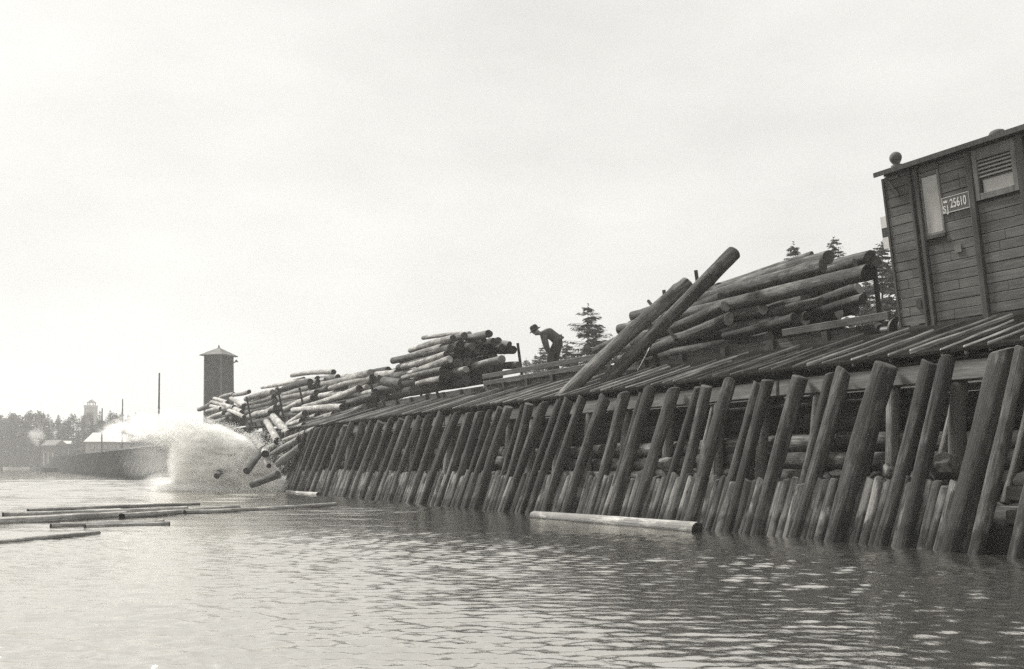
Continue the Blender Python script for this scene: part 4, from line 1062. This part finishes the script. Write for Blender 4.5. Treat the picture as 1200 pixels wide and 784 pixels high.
kinds = [leafy_meshes(9, 2.6, s, 1100) for s in (1, 2, 3)] + [spruce_meshes(10, 2.0, s, .5, .1, 1.0) for s in (31, 32)]
tr_ = random.Random(44)
far_names = [('leafy_tree', 'rounded hazy leafy tree in the wood on the far shore')] * 3 + [('spruce_tree', 'pointed hazy spruce in the wood on the far shore')] * 2
for row, (Y0, n) in enumerate(((206, 32), (222, 30), (245, 26))):
    for i in range(n):
        x = -50 + (250 * (i + tr_.uniform(-.35, .35))) / n
        prof = np.interp(x, [-50, 0, 20, 30, 45, 60, 75, 95, 115, 130, 160, 172, 200], [480, 482, 486, 482, 478, 488, 482, 488, 482, 480, 484, 490, 500])
        Y = Y0 + tr_.uniform(-5, 5); k = tr_.choice((0, 1, 2, 3, 4, 3, 4)); H0 = 9 if k < 3 else 10
        p = AT(x, Y); g = ground_at(Vector((p.x, p.y, 0))); p.z = g - .2
        zt = CH + (HZ - (prof + tr_.uniform(-3, 10 if row else 18))) * Y / F
        tree(far_names[k][0], kinds[k], p, max(.4, (zt - g) / H0), tr_.uniform(0, 6.28), far_names[k][1], 'trees on the far shore, ' + ('leafy' if k < 3 else 'pointed'))
# undergrowth and low bushes along the far shore, one mass nobody could count
B = []
ur = random.Random(9)
for i in range(5200):
    x = ur.uniform(-80, 230); Y = ur.uniform(199, 214); p = AT(x, Y); z = ground_at(p) + ur.uniform(0, 2.4) * ur.random(); s = ur.uniform(.35, .8)
    c = Vector((p.x, p.y, z)); u_ = Vector((ur.gauss(0, 1), ur.gauss(0, 1), ur.gauss(0, 1))).normalized(); w_ = u_.orthogonal().normalized()
    B.append([tuple(c - u_ * s), tuple(c + w_ * s * .7), tuple(c + u_ * s), tuple(c - w_ * s * .7)])
o = link(bpy.data.objects.new('undergrowth', crown_mesh('undergrowth', 'leaves', B)), I4); tag(o, 'hazy undergrowth along the far shore', 'undergrowth', None, 'stuff')

# ------------------------------------------------------------------ tower, poles, far buildings
def tower():
    p = AT(256.5, 108); g = ground_at(p); p.z = g
    k = p.y / F; rot = Matrix.Rotation(R(-20), 4, 'Z')
    t = empty('wooden_tower', Tr(p) @ rot); tag(t, 'dark boarded tower with a pale hipped roof behind the far log piles', 'tower')
    ze = CH + (HZ - 416.5) * k - g; zp = CH + (HZ - 407) * k - g; w = 27.5 * k / 2 * .80
    B = MB(); n = 14
    for side_ in range(4):
        m = Matrix.Rotation(side_ * math.pi / 2, 4, 'Z')
        for i in range(n):
            a0, a1 = -1 + 2 * i / n, -1 + 2 * (i + 1) / n - .008
            q = [Vector((a0 * w * 1.05, -w * 1.05, -.5)), Vector((a1 * w * 1.05, -w * 1.05, -.5)), Vector((a1 * w, -w, ze)), Vector((a0 * w, -w, ze))]
            back = [v + Vector((0, .06, 0)) for v in q]
            B.add([m @ v for v in q + back], [(0, 1, 2, 3), (7, 6, 5, 4), (0, 4, 5, 1), (1, 5, 6, 2), (2, 6, 7, 3), (3, 7, 4, 0)])
    B.build('boarding', M['wallwood'], t)
    for sx in (-1, 1):
        for sy in (-1, 1):
            B = MB(); B.cyl((sx * w * 1.07, sy * w * 1.07, -.5), (sx * w * 1.02, sy * w * 1.02, ze), .10, n=4, smooth=False); B.build('corner_board', M['cornerwood'], t)
    B = MB(); e = w * 1.42
    B.add([(-e, -e, ze), (e, -e, ze), (e, e, ze), (-e, e, ze), (0, 0, zp), (-e, -e, ze - .1), (e, -e, ze - .1), (e, e, ze - .1), (-e, e, ze - .1)], [(0, 1, 4), (1, 2, 4), (2, 3, 4), (3, 0, 4), (8, 7, 6, 5), (0, 5, 6, 1), (1, 6, 7, 2), (2, 7, 8, 3), (3, 8, 5, 0)])
    rf = B.build('roof', M['roofpale' if False else 'cornerwood'], t)
    B = MB(); B.lathe([(.12, 0), (.07, .2), (.03, .3), (.0005, .32)], 8, 0, (0, 0, zp - .05)); B.build('finial', M['steel'], rf)
    B = MB(); ir = rot.inverted().to_3x3(); a = ir @ Vector((w * 1.3, 0, ze - .9)); b = a + ir @ Vector((.55, 0, .25))
    B.cyl(a, b, .05, n=6); B.lathe([(.02, .22), (.2, .0), (.2, -.05), (.05, -.05)], 10, 0, b); B.build('lamp_bracket', M['steel'], t)
tower()
def pole(x, ytop, Y, r, label, cross=False):
    p = AT(x, Y, ytop); g = ground_at(Vector((p.x, p.y, 0)))
    t = empty('utility_pole', Tr((p.x, p.y, g))); tag(t, label, 'pole')
    B = MB(); B.cyl((0, 0, -.5), (.1, 0, p.z - g), r * 1.2, r * .85, n=9); B.build('shaft', M['trunk'], t)
    B = MB(); B.lathe([(r * .95, 0), (r * .95, .04), (.001, r * 1.2)], 8, 0, (.1, 0, p.z - g)); B.build('cap', M['steel'], t)
    if cross:
        B = MB(); B.box(-.5, .6, -.05, .05, p.z - g - .5, p.z - g - .38); B.build('cross_arm', M['trunk'], t)
pole(185.5, 438, 95, .085, 'tallest bare pole standing alone left of the tower')
pole(143, 468, 165, .11, 'thin hazy pole above the far house')
pole(119, 479, 160, .11, 'thin pole in front of the far house wall')
def house(x0, x1, ybase, yeave, yridge, Y, rot, wallm, roofm, label, hip=.3, name='house'):
    a, b = AT(x0, Y), AT(x1, Y); c = (a + b) / 2; zb = ground_at(c); k = Y / F
    zb = min(zb, CH + (HZ - ybase) * k); ze = CH + (HZ - yeave) * k - zb; zr = CH + (HZ - yridge) * k - zb; w = (b.x - a.x) / 2; dp = w * .8
    t = empty(name, Tr((c.x, c.y, zb)) @ Matrix.Rotation(rot, 4, 'Z')); tag(t, label, 'house')
    B = MB(); B.box(-w * .92, w * .92, -dp * .9, dp * .9, -1.5, ze); B.build('wall', M[wallm], t)
    B = MB(); e = .08; B.add([(-w, -dp, ze), (w, -dp, ze), (w, dp, ze), (-w, dp, ze), (-w * (1 - hip), 0, zr), (w * (1 - hip), 0, zr), (-w, -dp, ze - e), (w, -dp, ze - e), (w, dp, ze - e), (-w, dp, ze - e)],
        [(0, 1, 5, 4), (1, 2, 5), (2, 3, 4, 5), (3, 0, 4), (9, 8, 7, 6), (0, 6, 7, 1), (1, 7, 8, 2), (2, 8, 9, 3), (3, 9, 6, 0)]); B.build('roof', M[roofm], t)
    n = 3
    for i in range(n):
        xx = -w * .6 + i * w * .6
        B = MB(); B.box(xx - w * .1, xx + w * .1, -dp * .9 - .05, -dp * .9 - .005, ze * .25, ze * .8); f = B.build('window', M['housedark'], t)
        B = MB(); B.box(xx - w * .08, xx + w * .08, -dp * .9 - .06, -dp * .9 - .052, ze * .3, ze * .75); B.build('pane', M['glass'], f)
house(103, 150, 527, 518, 507, 172, R(12), 'houselight', 'roofpale', 'far house with a bright hipped roof above the quay end')
house(52, 76, 531, 522, 515.5, 190, R(-25), 'housedark', 'cornerwood', 'dark gabled shed at the water beside the steam cloud', .05, 'shed')
house(70, 84, 529, 520, 516.5, 196, R(10), 'housedark', 'roofpale', 'smaller shed with a pale roof behind the dark gabled one', .05, 'shed')
# cupola building over the trees
def cupola():
    Y = 300; k = Y / F; p = AT(106.5, Y); g = ground_at(p); t = empty('lookout_building', Tr((p.x, p.y, g))); tag(t, 'pale square building with a small roofed lookout rising above the far trees', 'building')
    z = lambda y: CH + (HZ - y) * k - g; w = 5.6 * k
    B = MB(); B.box(-w, w, -w, w, -1, z(477)); B.build('wall', M['houselight'], t)
    B = MB(); B.box(-w * 1.05, w * 1.05, -w * 1.05, w * 1.05, z(477), z(475)); B.build('parapet', M['roofpale'], t)
    for sx in (-1, 1):
        for sy in (-1, 1):
            B = MB(); B.cyl((sx * 3.2 * k + .8 * k, sy * 3 * k, z(475)), (sx * 3.2 * k + .8 * k, sy * 3 * k, z(472)), .16, n=6); B.build('post', M['houselight'], t)
    B = MB(); e = 4.4 * k; c = .8 * k; B.add([(c - e, -e, z(472)), (c + e, -e, z(472)), (c + e, e, z(472)), (c - e, e, z(472)), (c, 0, z(468))], [(0, 1, 4), (1, 2, 4), (2, 3, 4), (3, 0, 4), (3, 2, 1, 0)]); B.build('roof', M['cornerwood'], t)
cupola()
# moored boats under the far shore
def boat(x0, x1, y, mat, hgt, label):
    a, b = WAT(x0, y), WAT(x1, y); Ln = (b - a).length; c = (a + b) / 2; d = (b - a).normalized()
    t = empty('moored_boat', Tr((c.x, c.y, 0)) @ Matrix.Rotation(math.atan2(d.y, d.x), 4, 'Z')); tag(t, label, 'boat')
    n = 13; vs = []; B = MB(); wd_ = Ln * .14
    for i in range(n):
        s = -1 + 2 * i / (n - 1); w = wd_ * (1 - abs(s) ** 2.6) + .04; sh = hgt * (1 + .25 * s * s)
        vs += [(s * Ln / 2, -w, sh), (s * Ln / 2 * .96, -w * .7, -.08), (s * Ln / 2 * .96, w * .7, -.08), (s * Ln / 2, w, sh), (s * Ln / 2 * .97, w - .06, sh), (s * Ln / 2 * .94, w * .6, .02), (s * Ln / 2 * .94, -w * .6, .02), (s * Ln / 2 * .97, -w + .06, sh)]
    fs = [(i * 8 + j, i * 8 + (j + 1) % 8, (i + 1) * 8 + (j + 1) % 8, (i + 1) * 8 + j) for i in range(n - 1) for j in range(8)]
    B.add(vs, fs); B.build('hull', M[mat], t)
    for s in (-.25, .2):
        B = MB(); B.box(s * Ln - .12, s * Ln + .12, -wd_ * .85, wd_ * .85, hgt * .75, hgt * .75 + .04); B.build('thwart', M['cornerwood'], t)
boat(48, 97, 552.6, 'housedark', .42, 'long dark boat lying off the far shore')
boat(3, 35, 550.6, 'white', .4, 'pale boat lying off the far shore at the left edge')
# steam
bm = bmesh.new(); bmesh.ops.create_icosphere(bm, subdivisions=3, radius=1); sm = bpy.data.meshes.new('smoke'); bm.to_mesh(sm); bm.free(); sm.materials.append(M['smoke'])
sp = empty('smoke', Tr(AT(42, 194, 514))); tag(sp, 'white puff of steam rising before the far trees', 'smoke', None, 'stuff')
for x, y, r in ((38, 509, 1.1), (45, 507, 1.2), (41, 515, 1.1), (49, 511, .9), (43, 520, .7)):
    link(bpy.data.objects.new('puff', sm), Tr(AT(x, 194, y)) @ Matrix.Scale(r, 4), sp)
